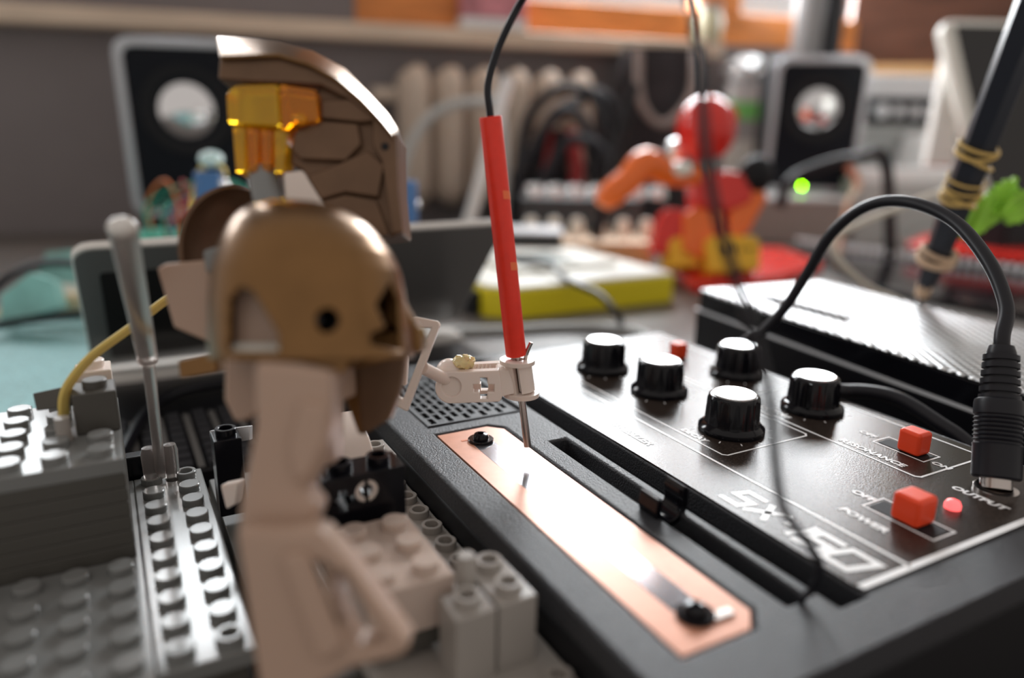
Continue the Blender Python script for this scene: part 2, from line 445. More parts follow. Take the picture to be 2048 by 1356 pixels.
text('CUTOFF', 2.5, tm(165.4, 147.5) @ Matrix.Diagonal((1.1, 1, 1, 1)), 'lettering', 'ink', pan, italic=.12, bold=.09)
text('RESONANCE', 2.9, tm(165.4, 119.8) @ Matrix.Diagonal((1.1, 1, 1, 1)), 'lettering', 'ink', pan, italic=.1, bold=.10)
text('OFF', 2.3, tm(175.6, 121.4) @ Matrix.Diagonal((1.2, 1, 1, 1)), 'lettering', 'ink', pan, italic=.12, bold=.09)
text('ON', 2.5, tm(174.2, 99.8) @ Matrix.Diagonal((1.2, 1, 1, 1)), 'lettering', 'ink', pan, italic=.12, bold=.09)
text('OFF', 2.7, tm(142.6, 98.4) @ Matrix.Diagonal((1.2, 1, 1, 1)), 'lettering', 'ink', pan, italic=.12, bold=.11)
text('POWER', 2.8, tm(133.0, 94.0) @ Matrix.Diagonal((1.15, 1, 1, 1)), 'lettering', 'ink', pan, italic=.12, bold=.11)
text('OUTPUT', 2.8, tm(165.4, 89.2) @ Matrix.Diagonal((1.1, 1, 1, 1)), 'lettering', 'ink', pan, italic=.12, bold=.11)
# knobs
def flute(r, h, t):
    return r * (1 + .018 * math.cos(14 * t)) if 2.2 < h < 9.6 and r < 8 else r
def knob_mesh():
    mb = MB().lathe([(8.9, 0), (9.0, .5), (8.9, 1.3), (8.2, 2.0), (7.4, 2.4), (7.25, 3.2), (7.0, 9.2), (6.8, 9.9), (6.2, 10.3), (5.6, 10.3)], n=84, flute=flute)
    mb.box(-.45, .45, -7.9, -6.6, 2.4, 9.9)
    return mb.mesh('knob')
km = knob_mesh()
cm = MB().lathe([(5.9, 10.2), (5.9, 10.55), (5.6, 10.7), (5.5, 10.72), (5.2, 10.72), (.01, 10.72)], n=40).mesh('knob_cap')
knobs = []
for i, (x, y, a) in enumerate(((144.3, 198.4, 30), (147.1, 171.7, 200), (144.8, 138.1, 150), (182.5, 174.2, 110), (178.4, 139.5, -60))):
    k = link('knob', km, 'black_gloss'); k.location = Vector((x, y, Z + .35)) * S; k.rotation_euler.z = math.radians(a)
    k.parent = syn; k.matrix_parent_inverse = WM[syn.name].inverted()
    c = link('knob_cap', cm, 'cap_silver'); c.parent = k
    tk = MB()
    for q in range(11):
        t = math.radians(-60 + q * 30 + 180)
        e = Vector((math.cos(t), math.sin(t))); n_ = Vector((-e.y, e.x)) * .16
        p0, p1 = Vector((x, y)) + e * 10.0, Vector((x, y)) + e * 11.2
        tk.poly([(*(p0 - n_), ZP), (*(p1 - n_), ZP), (*(p1 + n_), ZP), (*(p0 + n_), ZP)])
    tk.build('scale_mark', 'ink', pan)
# slide switches
def switch(x, y, L, W, cl, cw, ch, shift):
    MB().box(x - W / 2, x + W / 2, y - L / 2, y + L / 2, ZP - .02, ZP + .04).build('switch_slot', 'black_matte', pan)
    ribbon(rect(x - W / 2 - .9, x + W / 2 + .9, y - L / 2 - .9, y + L / 2 + .9), .4, True).build('switch_outline', 'ink', pan)
    MB().box(x - cw / 2, x + cw / 2, y + shift - cl / 2, y + shift + cl / 2, Z + .4, Z + ch).build('switch_cap', 'red_plastic', pan, bevel=1.0, seg=3)
switch(176.4, 107.9, 12.5, 4.8, 6.2, 5.4, 6.6, -2.0)
switch(142.8, 84.4, 14.5, 5.4, 6.4, 6.4, 6.8, -1.0)
MB().box(174.8, 179.8, 195.6, 200.4, Z + .35, Z + 6).build('push_button', 'red_plastic', pan, bevel=.7)
MB().lathe([(1.7, 0), (1.7, .9), (1.3, 1.7), (.5, 2.1), (.01, 2.15)], (156.2, 82.9, Z + .35)).build('power_light', 'led_red', pan)
MB().lathe([(4.6, 0), (4.6, .8), (3.4, 1.1), (3.4, .6), (2.6, .6)], (173.4, 83.4, Z + .35)).build('jack_socket', 'steel', pan)

# ================================================================== stylus and its wire
sty = thing('stylus', 'red tube stylus with a metal rod above the copper strip', 'stylus', (85.6, 147.2, 37.3))
sT, sB, tip = Vector((77.3, 152.8, 115.4)), Vector((83.8, 150.7, 60.2)), Vector((85.6, 147.2, 37.3))
ax = (sT - sB).normalized()
MB().lathe([(1.3, 0), (2.45, 0), (2.5, .25), (2.5, 55.2), (2.4, 55.55), (1.2, 55.55), (1.2, 52)], sB, ax, 32).build('sleeve', 'red_sleeve', sty)
MB().tube([sB + ax * 4, sB, tip], .92, 14, 1).build('metal_rod', 'steel', sty)
for q in (.335, .63):
    o = sB + ax * (55.5 * (1 - q))
    e = RIGHT.cross(ax).normalized(); side = (RIGHT - ax * RIGHT.dot(ax)).normalized()
    mb = MB(); rs = []
    for k in range(6):
        t = math.radians(-8 - 60 * k / 5)
        rs.append((side * math.cos(t) - FWD * -math.sin(t)) * 2.57)
    for k in range(5):
        mb.poly([o + rs[k], o + rs[k + 1], o + rs[k + 1] + ax * 1.9, o + rs[k] + ax * 1.9])
    mb.build('sleeve_mark', 'red_notch', sty)
wp = [sT - ax * 3, sT + ax * 1.5, atd(976, 170, 163), atd(992, 110, 162), atd(1015, 55, 160), atd(1050, -10, 157), atd(1120, -110, 142), atd(1230, -150, 128), atd(1330, -100, 115),
      atd(1378, 0, 108), atd(1402, 160, 103), atd(1412, 300, 100), atd(1432, 420, 99), atd(1468, 545, 99), atd(1512, 680, 101), atd(1540, 800, 104), atd(1550, 920, 108), atd(1568, 1020, 112), atd(1615, 1085, 119), atd(1640, 1135, 124), atd(1626, 1178, 128.5), Vector((99.4, 74.6, 34.4)), Vector((99.4, 74.3, 30))]
MB().tube(wp, [.8] * 5 + [.75] * 17, 10).build('wire', 'rubber', sty)
MB().tube([sT - ax * 1, sT + ax * 1.6], .75, 8, 1).build('wire_crimp', 'steel', sty)

# ================================================================== plug and audio cable
plug = thing('audio_cable', 'black audio plug standing in the output socket with looping black cable', 'cable', (173.4, 83.4, 34))
po = Vector((173.4, 83.4, Z + .9)); pt = atd(2003, 700, 176)
pax = (pt - po).normalized()
def rib(r, h, t): return r
MB().lathe([(3.3, 0), (3.3, 2.4)], po, pax, 24).build('plug_tip', 'steel', plug)
gp = [(4.7, 2.2), (5.1, 2.7), (5.1, 9.5)]
for k in range(7): gp += [(5.2, 10 + k * 1.0), (4.85, 10.3 + k * 1.0), (4.85, 10.7 + k * 1.0), (5.2, 11 + k * 1.0)]
gp += [(5.2, 19.6), (5.0, 20.4), (4.2, 20.8)]
MB().lathe(gp, po, pax, 28).build('plug_barrel', 'rubber', plug)
sp = []
for k in range(6): sp += [(4.3 - k * .1, 20.4 + k * 1.9), (4.3 - k * .1, 21.6 + k * 1.9), (3.5 - k * .08, 21.7 + k * 1.9), (3.5 - k * .08, 22.2 + k * 1.9)]
sp += [(2.9, 32.5), (2.6, 33.4)]
MB().lathe(sp, po, pax, 24).build('strain_relief', 'rubber', plug)
cp = [po + pax * 32, po + pax * 36, atd(2012, 610, 180), atd(1975, 520, 188), atd(1905, 440, 200), atd(1815, 404, 213), atd(1735, 412, 224), atd(1665, 465, 234), atd(1615, 545, 243), atd(1570, 615, 250), atd(1525, 662, 256), atd(1480, 690, 262), Vector((203, 205, 20)), Vector((204, 225, 4)), Vector((215, 290, 1.9))]
MB().tube(cp, 1.75, 14).build('cable', 'rubber', plug)
gc = [Vector((206, 160, 2.2)), atd(1640, 800, 235), atd(1700, 782, 233), atd(1790, 795, 225), atd(1880, 848, 214), atd(1950, 900, 206), Vector((204.5, 75, 14)), Vector((206, 55, 2.2))]
tag(MB().tube(gc, 2.2, 14).build('grey_cable', 'rubber'), 'dark cable arching in the gap between synthesizer and black box', 'cable')

# ================================================================== black box with perforated silver top
bu, bv = Vector((-.119, -.9929, 0)), Vector((.9929, -.119, 0))
bo = Vector((244.2, 262.9, 0))
spk = thing('portable_speaker', 'long black box with a perforated silver top behind the synthesizer', 'speaker', bo + bu * 100 + bv * 38)
def bx(u0, u1, v0, v1, z0, z1):
    return MB().hexa([bo + bu * a + bv * b + Vector((0, 0, z)) for z in (z0, z1) for a, b in ((u0, v0), (u1, v0), (u1, v1), (u0, v1))])
bx(0, 212, 0, 76, 0, 31.8).build('lower_case', 'black', spk, bevel=1)
bx(1, 211, .8, 75, 31.8, 41.2).build('upper_case', 'black_gloss', spk, bevel=.8)
bx(-.3, 212.3, -.3, 76.3, 31.6, 32.5).build('silver_trim', 'silver', spk)
m = mat('perforated', (0.80, 0.80, 0.81), .33, metal=.85)
nt = m.node_tree; b = nt.nodes['Principled BSDF']
tc = nt.nodes.new('ShaderNodeTexCoord'); mp = nt.nodes.new('ShaderNodeMapping'); mp.inputs['Scale'].default_value = (330, 330, 330)
mp.inputs['Rotation'].default_value = (0, 0, math.radians(-6.8 + 45))
nt.links.new(tc.outputs['Object'], mp.inputs[0])
vo = nt.nodes.new('ShaderNodeTexVoronoi'); vo.voronoi_dimensions = '2D'; vo.inputs['Randomness'].default_value = 0; vo.inputs['Scale'].default_value = 1
nt.links.new(mp.outputs[0], vo.inputs['Vector'])
rp = nt.nodes.new('ShaderNodeValToRGB'); rp.color_ramp.elements[0].position = .30; rp.color_ramp.elements[1].position = .38
rp.color_ramp.elements[0].color = (.05, .05, .05, 1); rp.color_ramp.elements[1].color = (.80, .80, .81, 1)
nt.links.new(vo.outputs['Distance'], rp.inputs[0]); nt.links.new(rp.outputs[0], b.inputs['Base Color'])
bp = nt.nodes.new('ShaderNodeBump'); bp.inputs['Strength'].default_value = .8; bp.inputs['Distance'].default_value = .0008
nt.links.new(vo.outputs['Distance'], bp.inputs['Height']); nt.links.new(bp.outputs[0], b.inputs['Normal'])
bx(1, 211, .8, 75, 41.2, 42).build('perforated_top', 'perforated', spk, bevel=.4)
sl = MB()
c0 = [atz(*p, 42.05) for p in ((1505, 586), (1560, 597), (1705, 636), (1690, 644), (1545, 606))]
sl.poly(c0); sl.poly([p + Vector((0, 0, .25)) for p in c0])
for i in range(5): sl.poly([c0[i], c0[(i + 1) % 5], c0[(i + 1) % 5] + Vector((0, 0, .25)), c0[i] + Vector((0, 0, .25))])
sl.build('dark_strip', 'black_gloss', spk)  # flat dark strip laid on the silver top

# ================================================================== building bricks: plates, bricks and studs
def stud_mesh(hollow=False, r=2.45, h=1.75):
    if hollow:
        return MB().lathe([(1.55, -.0), (1.55, -1.2), (.01, -1.2), (.01, -1.3), (r, -1.3), (r, h - .15), (r - .15, h), (1.7, h), (1.55, h - .15), (1.55, 0)], n=28, cap=False).mesh('stud')
    return MB().lathe([(r, -.05), (r, h - .2), (r - .2, h), (.01, h)], n=28).mesh('stud')
SM, SH = {}, {}
def stud(parent, x, y, z, m, hollow=False):
    D = SH if hollow else SM
    if m not in D: D[m] = stud_mesh(hollow)
    return place(D[m], 'stud', (x, y, z), m, parent)
def brick(name, label, x0, x1, y0, y1, z0, z1, m, studs, hollow=(), bevel=.35, group=None, cat='brick'):
    t = thing(name, label, cat, ((x0 + x1) / 2, (y0 + y1) / 2, z0), group)
    MB().box(x0 + .05, x1 - .05, y0 + .05, y1 - .05, z0, z1).build('body', m, t, bevel=bevel)
    for (x, y) in studs: stud(t, x, y, z1, m, (x, y) in hollow)
    return t
PZ = 25.3
cols = [11, 3, -5, -13, -21, -29, -37]; rows = [81 + 8 * k for k in range(15)]
def free(x, y): return not (x < -1 and y > 158) and not (x > -1 and y < 118)
mp_ = [(x, y) for x in cols for y in rows if free(x, y)]
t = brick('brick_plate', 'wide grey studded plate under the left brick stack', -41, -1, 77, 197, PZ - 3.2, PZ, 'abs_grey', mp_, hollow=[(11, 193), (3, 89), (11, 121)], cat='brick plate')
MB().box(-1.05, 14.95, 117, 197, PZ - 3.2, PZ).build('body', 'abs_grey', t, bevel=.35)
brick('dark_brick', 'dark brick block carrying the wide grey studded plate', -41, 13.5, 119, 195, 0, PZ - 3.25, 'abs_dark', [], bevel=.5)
# stack on the left, one plate per layer
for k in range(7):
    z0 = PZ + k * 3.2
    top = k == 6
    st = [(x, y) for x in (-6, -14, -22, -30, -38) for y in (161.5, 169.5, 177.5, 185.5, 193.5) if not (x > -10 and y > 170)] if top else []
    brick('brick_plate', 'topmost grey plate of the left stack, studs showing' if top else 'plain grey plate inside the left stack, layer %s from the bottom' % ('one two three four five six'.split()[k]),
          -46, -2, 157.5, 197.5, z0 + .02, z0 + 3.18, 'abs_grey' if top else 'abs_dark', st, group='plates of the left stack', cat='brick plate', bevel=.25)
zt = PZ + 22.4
t = brick('hinge_brick', 'small dark brick with a side tab on the left stack', -10.5, -2, 174, 183, zt, zt + 9.2, 'abs_dark', [(-6, 178.5)])
MB().prism([(64, 787), (142, 770), (142, 812), (72, 822)], 0, 3.5, P=lens(163)).build('side_tab', 'abs_dark', t, bevel=.3)
MB().cyl((-12.6, 172.5, zt), (-12.6, 172.5, zt + 5.2), 1.5, n=18).build('pin', 'abs_pale', t)
brick('white_brick', 'little white brick behind the dark hinge brick', -10, -2.5, 186, 194, zt, zt + 10.5, 'abs_white', [(-6.2, 190)])
# lower plate beside the synthesizer
BZ = 22.1
bst = [(59, y) for y in [81 + 8 * k for k in range(16)]] + [(51, y) for y in (81, 89, 121, 129, 137, 145, 153, 161)]
bst = [p for p in bst if not (41 < p[0] < 62 and 92 < p[1] < 112)]
brick('brick_plate', 'long grey studded plate running along the side of the synthesizer', 31, 62.4, 77, 205, BZ - 3.2, BZ, 'abs_pale', bst, hollow=[p for p in bst if p[0] > 50], cat='brick plate')
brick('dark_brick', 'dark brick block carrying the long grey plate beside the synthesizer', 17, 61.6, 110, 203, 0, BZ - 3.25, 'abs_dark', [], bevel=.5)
# white brick and its dark spacer
brick('spacer_brick', 'dark spacer under the big white brick', 31.5, 46.5, 105.5, 131, BZ + 1.8, 27.6, 'abs_dark', [])
brick('white_brick', 'big white brick with rounded studs in front of the black axle brick', 31, 47, 105, 129.4, 27.7, 37.3, 'abs_brick', [(x, y) for x in (35, 43) for y in (109, 117, 125)])
# grey one-stud bricks
brick('grey_brick', 'grey one-stud brick with hollow stud right beside the white brick', 42.8, 50.4, 95.3, 102.9, 17, 35.3, 'abs_pale', [(46.6, 99.1)], hollow=[(46.6, 99.1)], group='hollow-stud grey bricks')
t = brick('grey_brick', 'grey two-stud brick with hollow studs next to the synthesizer side', 50.8, 58.4, 95.6, 110.8, 17, 35.3, 'abs_pale', [(54.6, 99.4), (54.6, 107.0)], hollow=[(54.6, 99.4), (54.6, 107.0)], group='hollow-stud grey bricks')
t = thing('bar_pin', 'short pale round bar standing upright behind the grey one-stud brick', 'pin', (47.6, 107, 23))
MB().lathe([(1.75, 0), (1.75, 18), (1.5, 18.4), (.01, 18.4)], (49.1, 105.0, BZ)).build('bar', 'abs_pale', t)
MB().lathe([(2.4, 0), (2.4, 3), (1.8, 3.2)], (49.1, 105.0, BZ + 9)).build('collar', 'abs_pale', t)
# black axle brick with cross hole and pin hole, studs on top
t = thing('axle_brick', 'black brick with a cross hole and a ringed pin hole', 'brick', (40, 136, 23))
def disc(cx, cy, r, n=20): return [(cx + r * math.cos(2 * pi * k / n), cy + r * math.sin(2 * pi * k / n)) for k in range(n)]
def cross(cx, cy, a, b): return [(cx - b, cy - a), (cx + b, cy - a), (cx + b, cy - b), (cx + a, cy - b), (cx + a, cy + b), (cx + b, cy + b), (cx + b, cy + a), (cx - b, cy + a), (cx - b, cy + b), (cx - a, cy + b), (cx - a, cy - b), (cx - b, cy - b)]
MB().prism(rect(31.6, 48.2, 31.5, 46.3), 0, 8, [cross(35.2, 41.2, 2.3, .85), disc(40.1, 42.2, 2.5)], P=lambda x, z, y: (x, 132.3 + y, z)).build('body', 'abs_black', t, bevel=.4)
MB().ring((40.1, 134.0, 42.2), (0, -1, 0), 2.4, 1.45, 1.2).build('pin_ring', 'abs_white', t)
MB().box(39.7, 40.5, 132.8, 134, 39.7, 44.7).build('pin_slot', 'abs_black', t)
MB().box(31.6, 48.2, 133.5, 140.2, BZ + 1.8, 31.5).build('lower_brick', 'abs_black', t, bevel=.3)
stud(t, 35.8, 136.3, 46.3, 'abs_black', True); stud(t, 43.8, 136.3, 46.3, 'abs_black', True)
# black stud brick standing on a bright clip, left of the white leg
t = thing('pin_brick', 'narrow black brick with one hollow stud left of the white leg', 'brick', (19, 176, 26))
MB().box(16.4, 22.6, 173, 180, BZ, 41.6).build('body', 'abs_black', t, bevel=.3)
stud(t, 19.6, 176.6, 41.6, 'abs_black', True)
MB().prism([(418, 862), (500, 852), (500, 880), (422, 892)], 0, 2, P=lens(181)).build('metal_clip', 'silver', t, bevel=.2)
MB().prism([(440, 970), (478, 962), (470, 1010), (452, 1020)], 0, 4, P=lens(158)).build('white_foot', 'abs_white', t, bevel=.5)
# pale brick by the bronze blade
brick('pale_brick', 'pale one-stud brick under the tip of the bronze blade', 50, 58.4, 166, 177, BZ, 33, 'abs_pale', [(54.2, 171)], hollow=[(54.2, 171)])
t = thing('slope_brick', 'white curved slope brick behind the white leg', 'brick', (42, 160, BZ))
sl = [(150.5, 24), (150.5, 37.5), (152, 39.5), (156, 43), (162, 46), (167, 46.5), (167, 24)]
MB().prism(sl, 33.5, 48.5, P=lambda y, z, x: (x, y, z)).build('body', 'abs_white', t, bevel=.6)
brick('pin_brick', 'black stud brick peeping out above the white slope brick', 36, 46, 168.6, 176, BZ, 49.5, 'abs_black', [(44.2, 171.6)], hollow=[(44.2, 171.6)])
# black gear rack behind the plate
t = thing('gear_rack', 'short black toothed bar beside the clear rod', 'gear', (-2, 199, 25))
MB().box(-6, 2.6, 198.2, 202, PZ - 3, PZ + 5.6).build('body', 'abs_black', t, bevel=.3)
for k in range(4): MB().prism([(2.6, 0), (3.8, .5), (3.8, 1), (2.6, 1.5)], 198.3, 201.9, P=lambda x, z, y, k=k: (x, y, PZ - .6 + k * 1.6 + z)).build('tooth', 'abs_black', t)
# clear rod
rod = thing('clear_rod', 'clear plastic rod with a bright knob, leaning in front of the clamshell', 'rod', (5, 195, PZ))
r0, r1, r2 = atz(322, 950, PZ + 1.5), atd(296, 720, 158), atd(245, 455, 128)
MB().cyl(r0, r1, 1.25, 1.25).build('thin_shaft', 'clear', rod)
MB().cyl(r1, r2, 2.0, 2.4).build('thick_shaft', 'clear', rod)
MB().ell(r2, (2.5, 2.5, 2.0)).build('end_knob', 'shell_white', rod)
for dx in (-2.2, 2.6): MB().lathe([(1.7, 0), (1.9, 8), (1.5, 9.6), (.01, 10)], (r0.x + dx, r0.y - .5, PZ), n=16).build('socket_prong', 'clear', rod)
# rubber band from the brick stack
bnd = thing('rubber_band', 'yellow rubber band stretched from the left stack towards the helmet', 'rubber band', atd(130, 810, 150))
MB().tube([atd(128, 830, 161), atd(128, 796, 160), atd(142, 762, 160), atd(185, 712, 161), atd(262, 655, 163), atd(330, 602, 166), atd(400, 560, 168)], (1.5, .65), 8).build('strap', 'band', bnd)

# ================================================================== toy robot: helmet, armour, leg and the hand that holds the stylus
rob = thing('toy_robot', 'bronze and white toy robot with round helmet, its hand gripping the red stylus', 'robot', (28, 120, BZ))
# helmet: horizontal sections, full in the round
HR = [(403, 585, 10), (407, 588, 52), (416, 590, 88), (430, 594, 112), (450, 601, 134), (476, 608, 152), (510, 615, 170), (545, 617, 183), (580, 619, 188), (615, 621, 192), (650, 624, 195), (685, 626, 197), (715, 628, 198)]
HD, NU = 126.0, 260
def inside(x, y, poly):
    c = False; n = len(poly)
    for i in range(n):
        (x1, y1), (x2, y2) = poly[i], poly[(i + 1) % n]
        if (y1 > y) != (y2 > y) and x < (x2 - x1) * (y - y1) / (y2 - y1) + x1: c = not c
    return c
cuts = [[(456, 600), (478, 572), (505, 582), (530, 622), (556, 668), (558, 703), (452, 703)], disc(655, 641, 25, 24), [(752, 610), (782, 560), (800, 600), (806, 700), (790, 702), (744, 690), (742, 668), (772, 655)]]
def px(p):
    c = ROT.transposed() @ (Vector(p) - EYE); return CX + c.x * F / -c.z, CY - c.y * F / -c.z
rows_ = []
for k in range(len(HR) - 1):
    for q in range(12):
        t = q / 12; rows_.append([a + (b - a) * t for a, b in zip(HR[k], HR[k + 1])])
rows_.append(list(HR[-1]))
mb = MB(); vg = []
for (y, cx, wd) in rows_:
    r = []
    for i in range(NU):
        t = 2 * pi * i / NU
        dr = 16.0 * math.sqrt(max(0, 1 - ((y - 610) / 208.0) ** 2)) if y < 610 else 16.0
        r.append(mb._v(atd(cx, y, HD) + RIGHT * (wd * math.cos(t) * HD / F) - FWD * (math.sin(t) * dr)))
    vg.append(r)
for a, b in zip(vg, vg[1:]):
    for i in range(NU):
        j = (i + 1) % NU
        c = (a[i].co + a[j].co + b[i].co + b[j].co) / 4
        front = (c - atd(625, 600, HD)).dot(FWD) < -1
        if front and any(inside(*px(c), p) for p in cuts): continue
        mb.bm.faces.new((a[i], b[i], b[j], a[j]))
mb.bm.faces.new(vg[0])
helm = mb.build('helmet', 'bronze', rob, solid=1.0, smooth=60)
# face block inside the helmet, seen through the eye openings
MB().ell(atd(628, 640, HD + 1), (9, 9, 9)).build('inner_ball', 'abs_black', helm)
shape([(470, 570), (560, 575), (575, 712), (468, 712)], HD - 9.5, 3, 'face_plate', 'abs_white_shaded', helm)
shape([(462, 688), (558, 688), (560, 706), (460, 706)], HD - 11, 1.4, 'eye_highlight', 'off_white', helm, .3)  # white strip standing in for the highlight low in the eye opening
# jaw flare, chin boss
shape([(700, 690), (745, 668), (838, 652), (846, 702), (800, 716), (705, 738)], HD + 3, 8, 'jaw_flare', 'bronze', rob)
shape([(768, 548), (800, 590), (836, 655), (800, 668), (770, 640)], HD + 6, 5, 'cheek_guard', 'bronze', rob)
MB().cyl(atd(662, 722, HD - 10), atd(662, 722, HD - 1), 2.6, 2.8).build('chin_boss', 'bronze', rob)
shape([(585, 690), (742, 690), (700, 732), (664, 748), (615, 734)], HD - 7, 6, 'chin_plate', 'bronze', rob)
# bronze blade hanging below the jaw
shape([(710, 718), (812, 708), (800, 784), (779, 840), (724, 872)], 138, 4, 'blade', 'bronze_dark', rob, .5)
shape([(676, 760), (714, 724), (726, 870), (716, 868)], 139.5, 3, 'blade_edge', 'bronze', rob, .4)
# tall armour above: crest, skull, plates
AD = 146
crest = [(432, 72), (470, 74), (555, 80), (625, 100), (690, 135), (742, 188), (778, 228), (797, 262), (778, 258), (735, 205), (680, 160), (620, 128), (556, 108), (440, 112)]
arm = thing_part = shape([(636, 150), (690, 180), (740, 215), (775, 252), (797, 264), (800, 380), (809, 470), (745, 478), (718, 448), (660, 425), (628, 405), (612, 380), (604, 340), (582, 330), (582, 290), (632, 250)], AD + 1, 11, 'back_armor', 'bronze_dark', rob, .6)
up_ = [(432, 72), (470, 73), (515, 76), (560, 82), (625, 101), (690, 136), (742, 189), (778, 229), (798, 262)]
dn_ = [(440, 112), (476, 111), (518, 109), (556, 108), (616, 126), (672, 156), (724, 200), (760, 238), (786, 270)]
mb = MB(); rs = []
for (ux, uy), (dx, dy) in zip(up_, dn_):
    P0, P1, P2, P3 = atd(ux, uy, AD + 9), atd(dx, dy, AD - 3), atd(dx, dy + 8, AD - 2.6), atd(ux, uy + 14, AD + 9.4)
    Pm = (P0 * .45 + P1 * .55) + UP * .5
    rs.append([P0, Pm, P1, P2, P3])
mb.rings(rs); mb.build('crest', 'bronze', rob, bevel=.3)
shape([(438, 114), (556, 112), (620, 132), (680, 160), (735, 206), (772, 256), (700, 200), (640, 170), (580, 166), (500, 163), (434, 158)], AD - 1.5, 12, 'crest_side', 'bronze_dark', rob, .6)
for pl in ([(590, 262), (632, 240), (715, 246), (722, 288), (690, 322), (600, 318), (583, 300)], [(640, 200), (700, 196), (760, 240), (720, 244), (640, 236)], [(612, 352), (680, 325), (735, 300), (768, 330), (755, 395), (690, 385), (640, 400)],
           [(640, 402), (690, 388), (752, 400), (778, 470), (748, 476), (720, 446), (665, 424)], [(745, 232), (792, 262), (796, 380), (806, 466), (786, 470), (765, 330), (745, 290)]):
    shape(pl, AD - .8, 3, 'armor_plate', 'bronze_dark', arm, .5)
MB().cyl(atd(770, 293, AD - 1.1), atd(770, 293, AD + 2), .75).build('pin_hole', 'black', arm)
shape([(566, 345), (604, 340), (640, 398), (668, 430), (600, 430), (570, 405)], AD - 1.6, 5, 'white_bracket', 'abs_white', rob)
# amber block and grey axle
shape([(452, 182), (470, 168), (556, 166), (562, 254), (455, 248)], AD - 2, 9, 'amber_block', 'amber_lit', rob, .8)
shape([(557, 166), (632, 178), (637, 243), (585, 250), (575, 262), (563, 256)], AD - 2.5, 9, 'amber_block', 'amber', rob, .8)
for k in range(4):
    shape([(464 + k * 28, 250 + k * 3), (490 + k * 28, 252 + k * 3), (489 + k * 26, 345), (471 + k * 26, 346)], AD - 1 - .5 * (k % 2), 6, 'amber_post', ['amber_lit', 'amber', 'amber', 'amber_lit'][k], rob, .5)
MB().ell(atd(600, 240, AD - 2.2), (1.6, 1.6, 1.2)).build('amber_bead', 'amber_lit', rob)
MB().cyl(atd(525, 346, AD + 2), atd(540, 430, AD - 2), 2.9).build('grey_axle', 'abs_grey', rob)
MB().cyl(atd(566, 346, AD + 3), atd(562, 410, AD + 2), .9).build('clear_pin', 'clear', rob)
# round shield: dish with a rim
so = atd(474, 497, 151); sax = (-FWD * .55 + RIGHT * .75 + UP * -.1).normalized()
MB().lathe([(.01, -6.0), (4.5, -5.6), (8.4, -4.2), (11.4, -1.8), (12.6, 0), (12.0, .4), (10.8, -1.4), (8, -3.5), (4.4, -4.8), (.01, -5.2)], so, sax, 48).build('shield', 'bronze_dark', rob)
# white shoulder, grey joint, bronze bar at the left
shape([(312, 536), (330, 526), (424, 518), (434, 692), (346, 655)], 140, 9, 'shoulder_brick', 'abs_white_shaded', rob, .6)
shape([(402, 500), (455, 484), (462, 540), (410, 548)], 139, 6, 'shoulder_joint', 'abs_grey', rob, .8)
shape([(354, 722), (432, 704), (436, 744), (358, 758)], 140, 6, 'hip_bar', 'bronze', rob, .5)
shape([(448, 715), (560, 716), (560, 790), (500, 840), (468, 845), (446, 800)], 132, 8, 'hip_block', 'abs_white_shaded', rob, .8)
shape([(505, 735), (690, 730), (694, 800), (668, 800), (668, 930), (520, 930)], 127, 8, 'torso', 'abs_white_shaded', rob, .8)
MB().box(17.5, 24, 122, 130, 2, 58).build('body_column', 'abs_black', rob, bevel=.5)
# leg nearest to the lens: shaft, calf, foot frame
shape([(505, 722), (590, 728), (660, 742), (664, 850), (645, 925), (608, 985), (640, 1012), (618, 1062), (655, 1096), (600, 1120), (500, 1120), (470, 1080), (478, 1000), (492, 930), (508, 850)], 108, 7, 'leg', 'abs_white_shaded', rob, 1.2)
shape([(598, 800), (654, 812), (650, 880), (618, 950), (590, 975), (575, 900)], 106.8, 2, 'shin_ridge', 'abs_white_shaded', rob, .8)
shape([(470, 1060), (640, 1060), (700, 1128), (822, 1296), (800, 1318), (700, 1340), (600, 1400), (520, 1400)], 103, 7, 'foot_frame', 'abs_white_shaded', rob, 1.0,
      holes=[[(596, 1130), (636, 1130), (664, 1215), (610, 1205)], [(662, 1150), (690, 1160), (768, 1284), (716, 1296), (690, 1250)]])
shape([(560, 1110), (610, 1105), (690, 1300), (640, 1330)], 101.5, 2, 'foot_rib', 'abs_white_shaded', rob, .8)
# forearm frame to the hand, nearly in focus
TD = 170
shape([(800, 636), (832, 633), (876, 642), (880, 650), (814, 824), (786, 809), (786, 640)], TD, 2.6, 'forearm_frame', 'abs_white', rob, .35, holes=[[(796, 652), (862, 656), (806, 798), (797, 794)]])
shape([(786, 700), (816, 712), (812, 772), (790, 768)], TD + 3, 3, 'forearm_plug', 'abs_white', rob, .5)
MB().cyl(atd(846, 736, TD + 2), atd(898, 762, 180), 1.5, 1.5).build('wrist_bar', 'abs_white', rob)
hd = 177.5
def rnd(cx, cy, r, a0, a1, n=8): return [(cx + r * math.cos(math.radians(a0 + (a1 - a0) * k / n)), cy + r * math.sin(math.radians(a0 + (a1 - a0) * k / n))) for k in range(n + 1)]
body = rnd(902, 776, 32, 95, 265, 12) + [(935, 744), (998, 741), (1001, 750), (1004, 797), (999, 804)]
crs = cross(967, 777, 21, 7.5)
dimple = disc(902.5, 774, 19.5, 26)
HU = (ROT @ Vector((.02, 1, 0)))
FH = Vector((FWD.x, FWD.y, 0)).normalized()
def handP(x, y, z): return atd(x, y, hd) + FH * z
hand = MB().prism(body, 0, 2.4, [crs, dimple], P=handP).build('hand', 'abs_white', rob, bevel=.3)
MB().prism(body, 6.0, 8.2, [crs], P=handP).build('hand_side', 'abs_white', hand, bevel=.3)
